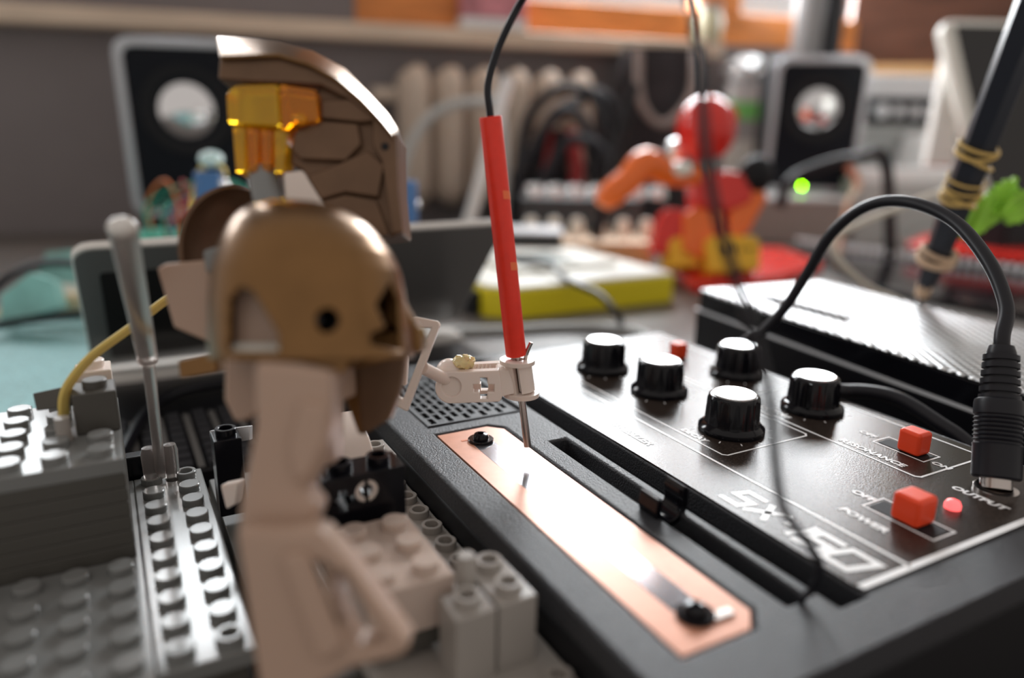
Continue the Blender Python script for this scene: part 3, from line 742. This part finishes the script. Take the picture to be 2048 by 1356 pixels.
MB().prism([(888, 772), (930, 770), (930, 790), (890, 792)], 2.4, 6.0, P=handP).build('hand_web', 'abs_white', hand)
MB().prism([(991, 744), (999, 743), (1003, 797), (994, 800)], 2.4, 6.0, P=handP).build('hand_web', 'abs_white', hand)
MB().prism([(930, 748), (938, 748), (938, 800), (930, 800)], 2.4, 6.0, P=handP).build('hand_web', 'abs_white', hand)
MB().prism(disc(902.5, 774, 19.8, 26), .7, 2.3, P=handP).build('palm_dimple', 'abs_white', hand)
MB().ell(handP(896, 752, 4.2), (3.3, 3.3, 3.0)).build('wrist_ball', 'abs_white', hand)
for k in range(5):
    MB().prism([(942 + k * 8, 752), (947 + k * 8, 743), (951 + k * 8, 752)], 5.2, 6.1, P=handP).build('tooth', 'abs_white', hand)
# clamp of two discs around the rod
def onrod(z): return tip + (sB - tip) * ((z - tip.z) / (sB.z - tip.z))
ct, cb = onrod(58.2), onrod(50.2)
MB().ring(ct, (0, 0, 1), 4.3, 1.6, 1.0, 32).build('clamp_disc', 'abs_white', hand)
MB().ring(cb, (0, 0, 1), 4.4, 1.15, 1.1, 32).build('clamp_disc', 'abs_white', hand)
bc = cb + Vector((0, 0, 1.0)); bh = ct - bc
e1 = (RIGHT - bh.normalized() * RIGHT.dot(bh.normalized())).normalized(); e2 = bh.normalized().cross(e1)
def barrel(x, y, z): return bc + e1 * x + e2 * y + bh * z
MB().prism(arc(0, 0, 1.5, 3.4, -88, 248, 26), 0, 1, P=barrel).build('clamp_barrel', 'abs_white', hand)
MB().prism([(992, 742), (1024, 740), (1028, 790), (998, 797)], .6, 6.2, P=handP).build('clamp_neck', 'abs_white', hand, bevel=.3)
g = handP(925, 733, 3.5)
gl = MB().ell(g, (3.1, 2.3, 1.6), 20, 12)
for v in gl.bm.verts: v.co += Vector((random.uniform(-.4, .4), random.uniform(-.4, .4), random.uniform(-.5, .5)))
gl.build('glue_blob', 'glue', hand, smooth=80)
MB().tube([ct + RIGHT * 1.7 + Vector((0, 0, -1)), ct + RIGHT * 2.2 + Vector((0, 0, 2.4)), ct + RIGHT * 3.3 + Vector((0, 0, 5.2))], .5, 10, 3).build('bent_pin', 'steel', hand)

# ================================================================== clamshell behind the bricks
cl = thing('clamshell_computer', 'half-open white-rimmed clamshell with tiny dark keys behind the robot', 'computer', (73, 300, 0))
MB().box(-10, 157, 237, 356, 0, 6.8).build('base', 'black', cl, bevel=1)
MB().box(-11, 158, 340, 358, 0, 10.5).build('hinge_block', 'shell_white', cl, bevel=2.2)
le = Vector((0, -57, 60)).normalized(); lx = Vector((1, 0, .012)).normalized(); ln = lx.cross(le).normalized()
lo_ = Vector((-10, 352, 12))
def lidP(x, y, z): return lo_ + lx * x + le * y + ln * z
MB().prism(rrect(-2, 169, 0, 81, 7), -3, 0, P=lidP).build('lid', 'shell_white', cl, bevel=1.2)
MB().prism(rrect(-1.2, 168.2, .8, 80.0, 6.4), 0, .5, P=lidP).build('lid_bezel', 'bezel', cl)
MB().prism(rrect(6, 104, 7, 67, 2), .5, .8, P=lidP).build('screen', 'screen', cl)
kme = MB().box(-2.1, 2.1, -2.4, 2.4, 0, 1.5).mesh('key')
for i in range(18):
    for j in range(8): place(kme, 'key', (-4 + i * 9, 241.5 + j * 6.6, 6.8), 'key', cl)
for i in range(17): MB().box(-4 + i * 9 + 3.4, -4 + i * 9 + 5.6, 239, 290, 6.8, 7.2).build('key_strip', 'bezel', cl)
tag(MB().tube([(-8, 236, 9), (10, 300, 10), (40, 310, 11), (70, 292, 10), (90, 262, 10), (110, 242, 9)], 2, 10).build('black_cable', 'rubber'), 'black cable lying across the tiny keys of the clamshell', 'cable')

# ================================================================== teal mat and the things on it at the left
tag(MB().prism([(-330, 180), (-14, 180), (-14, 520), (-330, 520)], .05, 1.2).build('desk_mat', 'teal', bevel=.3), 'sparkling teal mat lying on the desk at the left', 'mat')
t = thing('teal_box', 'open teal cardboard box on the mat behind the clamshell', 'box', atz(200, 600, 1.2))
shape([(92, 505), (318, 484), (322, 560), (205, 575), (60, 585)], 480, 10, 'back_panel', 'teal_card', t)
shape([(0, 590), (60, 545), (105, 560), (120, 615), (0, 650)], 405, 8, 'side_flap', 'teal_card', t)
shape([(195, 520), (235, 520), (232, 570), (205, 572)], 470, 8, 'inner_post', 'taupe', t)
tag(shape([(38, 588), (110, 566), (232, 572), (230, 598), (60, 616)], 445, 8, 'paper_strip', 'off_white', None), 'white paper strip lying in front of the teal box', 'paper')
tag(MB().tube([atd(-30, 632, 420), atd(60, 616, 425), atd(150, 602, 425), atd(240, 596, 425)], [2.5, 3, 5.5, 6], 10).build('wooden_stick', 'cream_wood'), 'pale wooden stick beneath the white paper strip', 'stick')
tag(MB().tube([atd(-30, 600, 460), atd(20, 552, 460), atd(90, 526, 460), atd(160, 530, 455), atd(200, 545, 450)], 2.6, 10).build('black_cable', 'rubber'), 'thick black cable looping in front of the teal box', 'cable')
tag(MB().tube([atd(-40, 655, 395), atd(60, 640, 400), atd(160, 628, 405), atd(215, 622, 405)], 2.2, 10).build('black_cable', 'black_matte'), 'black cable along the back edge of the teal mat', 'cable')

# ================================================================== desk speakers
def speaker(label, px_, ptop, dep, hgt, base, yaw, led=False, foot=0):
    T = atd(px_, ptop, dep); o = Vector((T.x, T.y, base))
    t = thing('desk_speaker', label, 'speaker', o, 'pair of desk speakers')
    M = facing(px_, ptop, dep); M.translation = o; M = M @ Matrix.Rotation(math.radians(yaw), 4, 'Z') @ Matrix.Rotation(math.radians(4), 4, 'X')
    H = hgt; W = 51
    P = lambda x, z, y: M @ Vector((x, y, z))
    MB().prism(rrect(-W, W, 0, H, 12), 3, 80, P=P).build('cabinet', 'black_matte', t, bevel=2)
    MB().prism(rrect(-W, W, 0, H, 13), -1, 4, [rrect(-W + 7, W - 6, 6, H - 7, 9)], P=P).build('silver_rim', 'speaker_rim', t, bevel=1.2)
    MB().prism(rrect(-W + 6, W - 5, 5, H - 6, 9), 1, 4, P=P).build('front_face', 'speaker_face', t)
    c = M @ Vector((0, 1, H - 55)); axs = (M.to_3x3() @ Vector((0, -1, 0)))
    MB().lathe([(36, 0), (35, 1.5), (31, 1.8), (27, .2)], c, axs, 40, cap=False).build('cone_ring', 'black_matte', t)
    MB().lathe([(22, -.5), (21.5, 1.5), (18, 3.5), (11, 6), (4, 7.2), (.01, 7.3)], c, axs, 36).build('driver_dome', 'cone', t)
    if led:
        MB().lathe([(1.5, 0), (1.3, 1), (.01, 1.6)], M @ Vector((-6, 1, 8)), axs, 12).build('power_light', 'led_green', t)
    if foot: MB().prism(rrect(-40, 40, -foot, .5, 4), 5, 75, P=P).build('foot', 'black_matte', t)
    return t
speaker('silver-rimmed black desk speaker at the left behind the helmet', 364, 82, 600, 142, 38, 10, foot=37.5)
speaker('silver-rimmed black desk speaker with green light at the right', 1644, 128, 822, 148, 50.3, -8, led=True)
def upright(name, label, cat, x0, y0, x1, y1, dep, thick, z0, m, yaw=0, bevel=2, group=None):
    """upright block standing at z0; its front upper edge and sides come from the pixels at that depth"""
    cx = (x0 + x1) / 2; T = atd(cx, y0, dep); w_ = (x1 - x0) * dep / F / 2
    M = facing(cx, y0, dep); M.translation = Vector((T.x, T.y, z0)); M = M @ Matrix.Rotation(math.radians(yaw), 4, 'Z')
    t = thing(name, label, cat, M.translation, group)
    return t, M, w_, T.z - z0
def ubox(M, x0, x1, y0, y1, z0, z1): return MB(M).box(x0, x1, y0, y1, z0, z1)
t, M, w_, h_ = upright('equipment_box', 'taupe box with pale top under the right desk speaker', 'box', 1488, 410, 1690, 510, 805, 100, 0, 'taupe')
ubox(M, -w_, w_, 0, 110, 0, 46).build('body', 'taupe', t, bevel=2); ubox(M, -w_ - 2, w_ + 2, -2, 112, 46, 50).build('lid', 'grey_light', t, bevel=1)

# ================================================================== small module with coloured wires before the left speaker
t = thing('circuit_box', 'white box with a tangle of coloured wires before the left speaker', 'box', atd(400, 480, 430) * 1)
M = facing(400, 478, 440); M.translation.z = 0
ubox(M, -55, 55, 0, 50, 0, 46).build('body', 'grey_light', t, bevel=2)
ubox(M, -50, 45, 4, 46, 46, 48).build('green_board', 'wire_green', t)
for k in range(14):
    a = M @ Vector((random.uniform(-45, 40), random.uniform(6, 44), 48)); b_ = M @ Vector((random.uniform(-45, 40), random.uniform(6, 44), 48))
    hgt = random.uniform(12, 34); mid = (a + b_) / 2 + Vector((random.uniform(-8, 8), 0, hgt))
    MB().tube([a, a + Vector((0, 0, hgt * .6)), mid, b_ + Vector((0, 0, hgt * .6)), b_], .9, 8).build('jumper_wire', ['wire_orange', 'wire_green', 'wire_red', 'blue'][k % 4], t)
t = thing('lamp_module', 'small blue and yellow part with a shiny cyan bulb before the left speaker', 'lamp', atd(422, 400, 410))
M = facing(428, 470, 412); M.translation.z = 0
b0 = atd(428, 400, 412).z
ubox(M, -3, 3, -3, 3, 0, b0).build('post', 'grey_plastic', t)
ubox(M, -7, 8, -5, 5, b0, b0 + 16).build('blue_body', 'blue', t, bevel=2)
MB().tube([atd(385, 420, 405), atd(392, 370, 405), atd(408, 330, 405), atd(420, 326, 405), atd(446, 336, 405), atd(450, 352, 405)], (2.6, .8), 8).build('yellow_ribbon', 'band', t)
MB().ell(atd(422, 318, 405), (6.6, 6.6, 4.6)).build('bulb', 'cyan', t)
for q in ((400, 366), (446, 366), (450, 376), (428, 352)): MB().ell(atd(*q, 402), (2.6, 2.6, 2.6), 14, 8).build('solder_bead', 'cap_silver', t)
t = thing('capacitor', 'blue cylinder capacitor behind the rim of the clamshell', 'capacitor', atd(806, 445, 420))
b0 = atd(806, 445, 420)
MB().lathe([(8.3, 0), (8.5, 1), (8.5, 22), (8, 23), (.01, 23)], b0, (0, 0, 1)).build('can', 'blue', t)
MB().cyl((b0.x, b0.y, 0), b0, 3).build('stand', 'grey_plastic', t)
MB().ell(atd(830, 410, 418), (3, 3, 3), 14, 8).build('solder_bead', 'cap_silver', t)

# ================================================================== yellow meter
ym = thing('yellow_meter', 'yellow instrument with a white top and small display lying on the desk', 'meter', (272, 455, 0))
MB().prism([(203, 405), (216, 391), (340, 391), (345, 396), (345, 525), (210, 525), (198, 510)], 0, 18.5).build('body', 'yellow', ym, bevel=1.5)
MB().prism([(204, 407), (217, 393), (339, 393), (343, 397), (343, 523), (211, 523), (200, 508)], 18.5, 20.5).build('top_plate', 'off_white', ym, bevel=.8)
MB().box(236, 322, 430, 520, 20.5, 24.5).build('raised_cover', 'off_white', ym, bevel=2.5)
MB().box(246, 296, 438, 486, 24.5, 24.8).build('display', 'lcd', ym)
MB().box(196, 204, 412, 500, 1, 15).build('side_grip', 'black_matte', ym, bevel=1)
MB().lathe([(8, 0), (8, 8), (6.5, 10), (.01, 10)], (214, 500, 20.5)).build('dial', 'grey_light', ym)
tag(MB().tube([Vector((250, 470, 27)), atd(1095, 528, 500), atd(1140, 562, 470), atd(1200, 590, 445), atd(1235, 630, 430), Vector((262, 340, 2.2)), Vector((258, 300, 2.2))], 2.0, 10).build('probe_cable', 'rubber'), 'thin black cable draped over the yellow instrument', 'cable')
tag(MB().tube([Vector((150, 380, 2.6)), atz(1010, 660, 2.6), atz(1100, 655, 2.6), atz(1200, 655, 2.6), atz(1290, 670, 2.6), Vector((240, 280, 2.6))], 2.6, 12).build('grey_cable', 'grey_plastic'), 'grey cable lying on the desk in front of the yellow instrument', 'cable')

# ================================================================== red and orange toy robot at the back
tr = thing('toy_figure', 'red and orange toy robot figure with yellow boots on a red base', 'toy', atz(1460, 540, 0))
MB().prism([tuple(atz(*p, 0).xy) for p in ((1322, 535), (1400, 510), (1560, 512), (1645, 545), (1560, 572), (1385, 588))], 0, 9).build('base', 'toy_red', tr, bevel=2)
RD = 562
shape([(1412, 482), (1430, 470), (1510, 472), (1522, 486), (1520, 540), (1418, 548)], RD, 38, 'boot', 'yellow_boot', tr, 2)
shape([(1338, 486), (1350, 474), (1398, 472), (1404, 532), (1342, 538)], RD + 12, 38, 'boot', 'yellow_boot', tr, 2)
for a, b_ in (((1447, 492), (1458, 505)), ((1462, 492), (1472, 505)), ((1480, 494), (1484, 504)), ((1492, 494), (1508, 499))):
    shape([a, (b_[0], a[1]), b_, (a[0], b_[1])], RD - .5, 1, 'decal', 'black_matte', tr, 0)
shape([(1368, 425), (1400, 410), (1446, 408), (1442, 492), (1404, 520), (1366, 500)], RD + 8, 26, 'leg', 'toy_orange', tr, 3)
shape([(1462, 400), (1520, 366), (1538, 392), (1500, 462), (1470, 482), (1452, 470)], RD + 6, 26, 'leg', 'toy_orange', tr, 3)
shape([(1314, 440), (1330, 414), (1384, 420), (1378, 470), (1346, 508), (1300, 508)], RD + 14, 22, 'shin_guard', 'toy_red', tr, 3)
shape([(1388, 334), (1420, 342), (1460, 338), (1508, 350), (1506, 405), (1460, 425), (1392, 412)], RD + 4, 32, 'torso', 'toy_red', tr, 4)
MB().cyl(atd(1424, 350, RD + 16), atd(1424, 306, RD + 16), 8, 8).build('neck', 'abs_grey', tr)
MB().ell(atd(1412, 258, RD + 14), (22, 24, 25)).build('head', 'toy_red', tr)
shape([(1420, 200), (1448, 198), (1472, 212), (1480, 236), (1462, 262), (1454, 300), (1425, 306)], RD + 2, 22, 'helmet_side', 'toy_red', tr, 3)
MB().tube([atd(1400, 352, RD + 10), atd(1340, 348, RD), atd(1292, 328, RD - 10), atd(1255, 362, RD - 16), atd(1218, 392, RD - 20), atd(1206, 412, RD - 20)], [8, 9, 12, 10, 10, 6], 14).build('arm', 'toy_orange', tr)
MB().ell(atd(1362, 338, RD - 4), (10, 10, 6)).build('shoulder_cap', 'off_white', tr)
MB().ell(atd(1352, 300, RD + 40), (9, 9, 9)).build('backpack_nozzle', 'cap_silver', tr)
MB().ell(atd(1512, 350, RD + 10), (13, 13, 15)).build('fist', 'black_matte', tr)
tag(MB().tube([atd(1268, 172, 640), atd(1228, 330, 640), atd(1192, 478, 640)], 5, 12, 1).build('antenna', 'black'), 'black rod antenna slanting behind the orange toy arm', 'antenna')

# ================================================================== mixer, looped cables and tools in the middle background
t, M, w_, h_ = upright('mixer', 'dark mixer with rows of silver and white knobs behind the yellow instrument', 'mixer', 1040, 398, 1285, 480, 700, 90, 0, 'deck')
hz_ = atd(1185, 398, 700).z
ubox(M, -w_, w_, 0, 58, 0, hz_).build('body', 'deck', t, bevel=2)
ubox(M, -w_ - 15, w_, -70, -4, 0, 22).build('front_ledge', 'skin_tan', t, bevel=2)
for k in range(7): MB(M).lathe([(8.5, 0), (8, 9), (6.5, 11), (.01, 11)], (-w_ + 14 + k * 20, 25, hz_)).build('knob', 'cap_silver', t)
for k in range(7): MB(M).lathe([(7.5, 0), (5.5, 13), (4, 16), (.01, 16)], (-w_ + 10 + k * 21, -28, 22)).build('fader_cap', 'off_white', t)
ubox(M, -w_ + 5, w_ - 5, 36, 56, hz_ + .1, hz_ + 6).build('meter_strip', 'taupe', t, bevel=1)
t, M, w_, h_ = upright('black_case', 'flat black case with silver edge between clamshell and yellow instrument', 'case', 1005, 462, 1125, 500, 590, 40, 0, 'black')
hz_ = atd(1060, 462, 590).z
ubox(M, -w_, w_, 0, 36, 0, hz_ - 3).build('body', 'black', t, bevel=2); ubox(M, -w_ - 1, w_ + 1, -1, 37, hz_ - 3, hz_).build('silver_edge', 'silver', t, bevel=1)
loops = [([(1030, 420), (1040, 320), (1060, 230), (1110, 182), (1165, 178), (1200, 215), (1215, 300), (1240, 400)], 800), ([(1060, 420), (1075, 330), (1100, 240), (1160, 200), (1205, 190), (1235, 250), (1250, 380)], 812),
         ([(1005, 440), (1030, 380), (1065, 300), (1110, 235), (1150, 225), (1180, 290), (1190, 420)], 782), ([(1040, 400), (1120, 300), (1170, 282), (1210, 320), (1245, 400)], 768),
         ([(780, 430), (810, 320), (850, 245), (900, 212), (965, 205), (1000, 230), (1010, 400)], 740)]
for k, (pp, dd) in enumerate(loops):
    pts = [atd(x, y, dd) for x, y in pp]; pts[0].z = 3; pts[-1].z = 3
    tag(MB().tube(pts, 6 if k < 4 else 5, 10).build('looped_cable', 'rubber' if k < 4 else 'grey_plastic'),
        ['outermost thick black cable loop standing behind the mixer', 'rear black cable loop rising above the mixer', 'steep inner black cable loop beside the red stylus', 'lowest black cable loop in front of the others', 'grey cable arching between the helmet armour and the stylus'][k], 'cable', 'cable loops at the back')
tag(MB().tube([atd(1016, 156, 700), atd(990, 250, 700), atd(962, 360, 700), atd(930, 470, 700)], 6, 12, 2).build('white_rod', 'grey_light'), 'pale rod standing slanted behind the red stylus', 'rod')
t = thing('pliers', 'red-handled pliers standing behind the mixer', 'pliers', atd(1120, 400, 825))
for a in ((1085, 1100), (1152, 1138)): MB().tube([atd(a[0], 372, 825), atd(a[0], 320, 825), atd(a[1], 262, 825)], 8, 10, 4).build('handle', 'wire_red', t)
MB().tube([atd(1118, 405, 826), atd(1118, 262, 826)], 10, 10, 1).build('jaw', 'black_matte', t)
t, M, w_, h_ = upright('black_stand', 'low black stand with slots under the pliers', 'stand', 1020, 345, 1170, 400, 838, 30, 0, 'black_matte')
ubox(M, -w_, w_, 0, 16, 0, h_).build('body', 'black_matte', t, bevel=2)
for k in range(4): ubox(M, -w_ + 8 + k * 22, -w_ + 20 + k * 22, 3, 13, h_, h_ + 8).build('slot_wall', 'black_matte', t)

# ================================================================== items below and beside the window
t, M, w_, h_ = upright('dark_bag', 'dark cloth bag hanging below the sill behind the toy figure', 'bag', 1246, 92, 1415, 420, 840, 60, 0, 'cloth_dark')
bg_ = MB(M)
rs = []
for k in range(9):
    z = 6 + (h_ - 6) * k / 8; ww = w_ * (1.0 + .06 * math.sin(k * 1.3)) * (1.08 - .08 * k / 8)
    rs.append([(ww * math.cos(2 * pi * i / 24) * (1 + .04 * math.sin(i * 5 + k)), 24 + 22 * math.sin(2 * pi * i / 24) * (1 + .08 * math.sin(i * 3 + k * 2)), z) for i in range(24)])
bg_.rings(rs); bg_.build('bag_body', 'cloth_dark', t)
MB(M).tube([(-30, 0, h_ - 4), (-26, -14, h_ - 60), (0, -20, h_ - 85), (30, -14, h_ - 55), (34, 0, h_ - 6)], 5, 8).build('strap', 'taupe', t)
t, M, w_, h_ = upright('plastic_tub', 'clear white tub with a green band left of the right speaker', 'tub', 1462, 168, 1543, 400, 905, 80, 0, 'off_white')
MB(M).prism(rrect(-w_, w_, 0, 44, 8), 0, h_ * .62).build('tub_body', 'off_white', t, bevel=2)
MB(M).prism(rrect(-w_ - 1, w_ + 1, -1, 45, 8), h_ * .76, h_ * .88).build('green_band', 'green_lid', t, bevel=1.5)
MB(M).prism(rrect(-w_, w_, 0, 44, 8), h_ * .62, h_ * .76).build('upper_wall', 'grey_plastic', t, bevel=1)
MB(M).prism(rrect(-w_, w_, 0, 44, 8), h_ * .88, h_).build('lid', 'grey_light', t, bevel=2)
cr = MB(M).ell((0, 22, h_ + 17), (w_ * 1.0, 22, 15), 26, 14)
for v in cr.bm.verts: v.co += Vector((random.uniform(-5, 5), random.uniform(-5, 5), random.uniform(-4, 4)))
tag(cr.build('plastic_bag', 'grey_light', smooth=20), 'crumpled clear plastic bag on top of the green-banded tub', 'bag')
t, M, w_, h_ = upright('amplifier', 'silver amplifier with a black knob strip right of the right speaker', 'amplifier', 1742, 150, 1960, 420, 890, 120, 0, 'silver')
ubox(M, -w_, w_, 0, 80, 0, h_ - 58).build('lower_unit', 'grey_plastic', t, bevel=2)
ubox(M, -w_, w_, 2, 80, h_ - 58, h_ - 26).build('knob_strip', 'black', t)
ubox(M, -w_, w_, -2, 80, h_ - 26, h_).build('top_unit', 'silver', t, bevel=3)
for k in range(6): MB(M).lathe([(9 if k == 0 else 7, 0), (8 if k == 0 else 6, 10), (.01, 10.5)], (-w_ + 18 + k * 20, 2, h_ - 42), (0, -1, 0)).build('knob', 'silver', t)
pp_ = MB(M)
rs = [[(w_ * .95 * math.cos(2 * pi * i / 26) * (1 - .1 * k), -26 + 20 * math.sin(2 * pi * i / 26) + random.uniform(-2, 2), 6 + k * (h_ - 75) / 6 + random.uniform(-2, 2)) for i in range(26)] for k in range(7)]
pp_.rings(rs); tag(pp_.build('paper_heap', 'grey_light', smooth=25), 'pale crumpled paper heap in front of the silver amplifier', 'paper')
t, M, w_, h_ = upright('grey_printer', 'light grey rounded device behind the ringed black pad', 'printer', 1722, 338, 1935, 470, 800, 60, 0, 'grey_plastic')
MB(M).prism(rrect(-w_, w_, 0, 46, 6), 0, h_ - 14).build('body', 'grey_plastic', t, bevel=4)
MB(M).prism(rrect(-w_ + 4, w_ - 4, 2, 44, 8), h_ - 14, h_).build('cover', 'grey_light', t, bevel=5)
# window-side things
t = thing('sill_jar', 'small greenish jar standing at the right end of the window sill', 'jar', wallp(675, 268, -20))
jo = wallp(668, 268, -20)
MB().lathe([(14, 0), (17, 3), (17, 28), (13, 34), (13, 37)], jo).build('glass_body', 'jar', t); MB().lathe([(14.5, 37), (14.5, 44), (.01, 45)], jo).build('lid', 'taupe', t)
t = thing('sill_box', 'pink printed carton standing on the window sill', 'carton', wallp(290, 268, -20))
pb = MB().hexa([wallp(u, z, o_) for z in (268.3, 330) for u, o_ in ((230, -4), (335, -4), (335, -36), (230, -36))]); pb.build('carton_body', 'pink', t, bevel=2)
MB().hexa([wallp(u, z, o_) for z in (268.4, 284) for u, o_ in ((229, -3), (336, -3), (336, -37), (229, -37))]).build('pale_band', 'grey_light', t, bevel=1)
t = thing('floor_pole', 'grey pole rising behind the right speaker', 'pole', atz(1620, 420, 0))
pl_ = atd(1615, 60, 920); MB().cyl((pl_.x, pl_.y, 0), (pl_.x, pl_.y, 400), 18, 18).build('tube', 'pole_grey', t)
p2 = atd(1665, 60, 920); MB().cyl((p2.x, p2.y, 0), (p2.x, p2.y, 385), 12, 12).build('thin_tube', 'deck', t)
MB().cyl((pl_.x, pl_.y, 0), (pl_.x, pl_.y, 10), 26, 24).build('foot', 'pole_grey', t)
t, M, w_, h_ = upright('wall_cabinet', 'dark brown wooden cabinet with a pale ledge at the upper right', 'cabinet', 1690, -40, 2300, 110, 930, 120, 0, 'cabinet_wood', yaw=-14)
zl = atd(1800, 122, 930).z
ubox(M, -w_ + 30, w_, 20, 140, zl, zl + 120).build('body', 'cabinet_wood', t, bevel=2)
ubox(M, -w_, w_, -10, 140, zl - 22, zl - .5).build('ledge', 'ledge_wood', t, bevel=2)
ubox(M, -w_ + 40, -w_ + 60, 30, 120, 0, zl - 22).build('side_post', 'cabinet_wood', t)
ubox(M, w_ - 40, w_ - 20, 30, 120, 0, zl - 22).build('side_post', 'cabinet_wood', t)
ubox(M, -w_ + 60, w_ - 40, 112, 120, 0, zl - 22).build('back_board', 'black_matte', t)
# tilted tablet and its pale stand
t = thing('tablet', 'white-framed dark tablet leaning at the right edge', 'tablet', atd(2000, 420, 670))
shape([(1884, 60), (1890, 44), (1906, 38), (2120, 42), (2120, 440), (1968, 440)], 670, 12, 'frame', 'off_white', t, 3)
shape([(1910, 50), (2120, 54), (2120, 420), (1990, 420)], 669.4, 1, 'screen', 'screen', t, 0)
shape([(1892, 110), (1916, 110), (1910, 330), (1852, 330)], 686, 10, 'stand', 'shell_white', t, 1)
b0 = atd(2020, 440, 690); MB().hexa([Vector((b0.x + a * 40, b0.y + b_ * 20, z)) for z in (0, b0.z + 4) for a, b_ in ((-1, -1), (1, -1), (1, 1), (-1, 1))]).build('dock', 'black_matte', t, bevel=3)

# ================================================================== black pad with a row of rings
tt = thing('ring_pad', 'flat black pad with a row of silver rings along its back edge', 'pad', atz(1850, 540, 0))
qa, qb, qc, qd = [atz(*p, 5) for p in ((1590, 489), (2070, 553), (2120, 640), (1735, 572))]
MB().prism([tuple(p.xy) for p in (qa, qb, qc, qd)], .1, 5).build('cover', 'black_gloss', tt, bevel=.6)
rm = MB().ell((0, 0, 0), (2.6, 2.6, 4.0), 12, 8).mesh('ring')
for k in range(30):
    p = qa + (qb - qa) * ((k + .5) / 30); place(rm, 'ring', (p.x, p.y, 8.6), 'silver', tt)
tag(MB().prism([tuple(atz(*p, 12).xy) for p in ((1812, 500), (1850, 484), (2080, 506), (2080, 534), (1900, 514))], 12.8, 20).build('red_bar', 'toy_red', bevel=2), 'flat red bar lying over the rings of the black pad', 'bar')
# black stick wrapped in rubber bands, with a green leaf
sk = thing('banded_stick', 'black six-sided stick wrapped in yellow rubber bands, tip on the silver box', 'stick', atz(1842, 608, 42))
q0, q1 = atd(1850, 572, 326), atd(2075, -10, 248)
sd = (q1 - q0).normalized(); L_ = (q1 - q0).length
MB().lathe([(3.6, 0), (4.6, 6), (6.0, 40), (6.3, L_)], q0, sd, 6).build('shaft', 'stick', sk, bevel=.5, smooth=20)
MB().lathe([(2.9, -5), (3.4, 0), (3.4, 2)], q0, sd, 14).build('copper_tip', 'skin_tan', sk)
MB().tube([q0 - sd * 4, q0 - sd * 8, Vector((*atz(1838, 607, 42).xy, 42.4))], 1.3, 8, 1).build('nib', 'steel', sk)
def wrap(f_, r, th, tilt, m='band_dull'):
    o = q0 + sd * (L_ * f_); a = (sd + RIGHT * tilt + UP * tilt * .4).normalized(); e = a.orthogonal().normalized(); g_ = a.cross(e)
    MB().tube([o + e * (r * math.cos(2 * pi * k / 18)) + g_ * (r * math.sin(2 * pi * k / 18)) for k in range(19)], th, 8, 2).build('rubber_band', m, sk)
for f_, r, th, ti in ((.115, 6.6, 1.5, .1), (.13, 6.9, 1.4, -.2), (.145, 6.4, 1.1, .25), (.36, 6.9, .8, .5), (.375, 6.9, .8, -.25), (.40, 6.9, .6, .05), (.43, 7.0, .55, .1), (.50, 7.3, .8, .55), (.53, 7.1, .75, -.1), (.545, 7.1, .7, .2)): wrap(f_, r, th, ti, 'skin_tan' if f_ < .2 else 'band_dull')
lf = thing('leaf', 'bright green toy leaf tied to the black stick', 'leaf', atd(1925, 470, 312))
def frond(stem, wd, dep, nm):
    n = 7; left, right = [], []
    a, b_ = Vector(stem[0]), Vector(stem[1]); d = (b_ - a); nn = Vector((-d.y, d.x)).normalized()
    for k in range(n):
        f_ = k / (n - 1); w0 = wd * math.sin(pi * (.18 + .75 * f_))
        left += [a + d * f_ + nn * w0 * .62, a + d * (f_ + .07) + nn * w0]; right += [a + d * f_ - nn * w0 * .62, a + d * (f_ + .07) - nn * w0]
    pl = [tuple(a)] + [tuple(p) for p in left] + [tuple(b_ + d * .1)] + [tuple(p) for p in right[::-1]]
    shape(pl, dep, 2.2, nm, 'leaf', lf, .5)
    p0, p1 = atd(*stem[0], dep - .6), atd(*stem[1], dep - .6)
    MB().tube([p0, p1], [1.2, .5], 8, 1).build('leaf_vein', 'leaf', lf)
frond(((1940, 470), (1975, 395)), 34, 308, 'leaflet'); frond(((1975, 440), (2030, 362)), 34, 311, 'leaflet'); frond(((2010, 440), (2075, 385)), 34, 306, 'leaflet')
MB().tube([atd(1902, 462, 316), atd(1935, 468, 312), atd(1985, 440, 309), atd(2030, 410, 309)], 2.0, 8).build('leaf_stem', 'leaf', lf)
tag(MB().tube([atd(1925, 372, 425), atd(1880, 384, 410), atd(1800, 415, 402), atd(1720, 446, 398), atd(1672, 474, 396), atd(1668, 505, 396), atd(1700, 545, 398), atd(1745, 580, 402), atd(1800, 604, 405), Vector((430, 250, 2))], 1.9, 10).build('white_cable', 'cable_white'), 'thin white cable looping behind the silver-topped box', 'cable')
tag(MB().tube([Vector((*atd(1560, 400, 660).xy, 52)), atd(1580, 362, 655), atd(1640, 332, 650), atd(1710, 316, 650), atd(1770, 322, 660), Vector((*atd(1800, 400, 690).xy, 3))], 5, 10).build('speaker_cable', 'rubber'), 'black cable arching in front of the right speaker', 'cable')
tag(MB().tube([Vector((*atd(1690, 410, 645).xy, 2)), atd(1695, 410, 645), atd(1716, 378, 645), atd(1708, 345, 645), atd(1694, 335, 648)], (6, 2), 8).build('tan_strap', 'skin_tan'), 'tan strap curling up in front of the right speaker', 'strap')
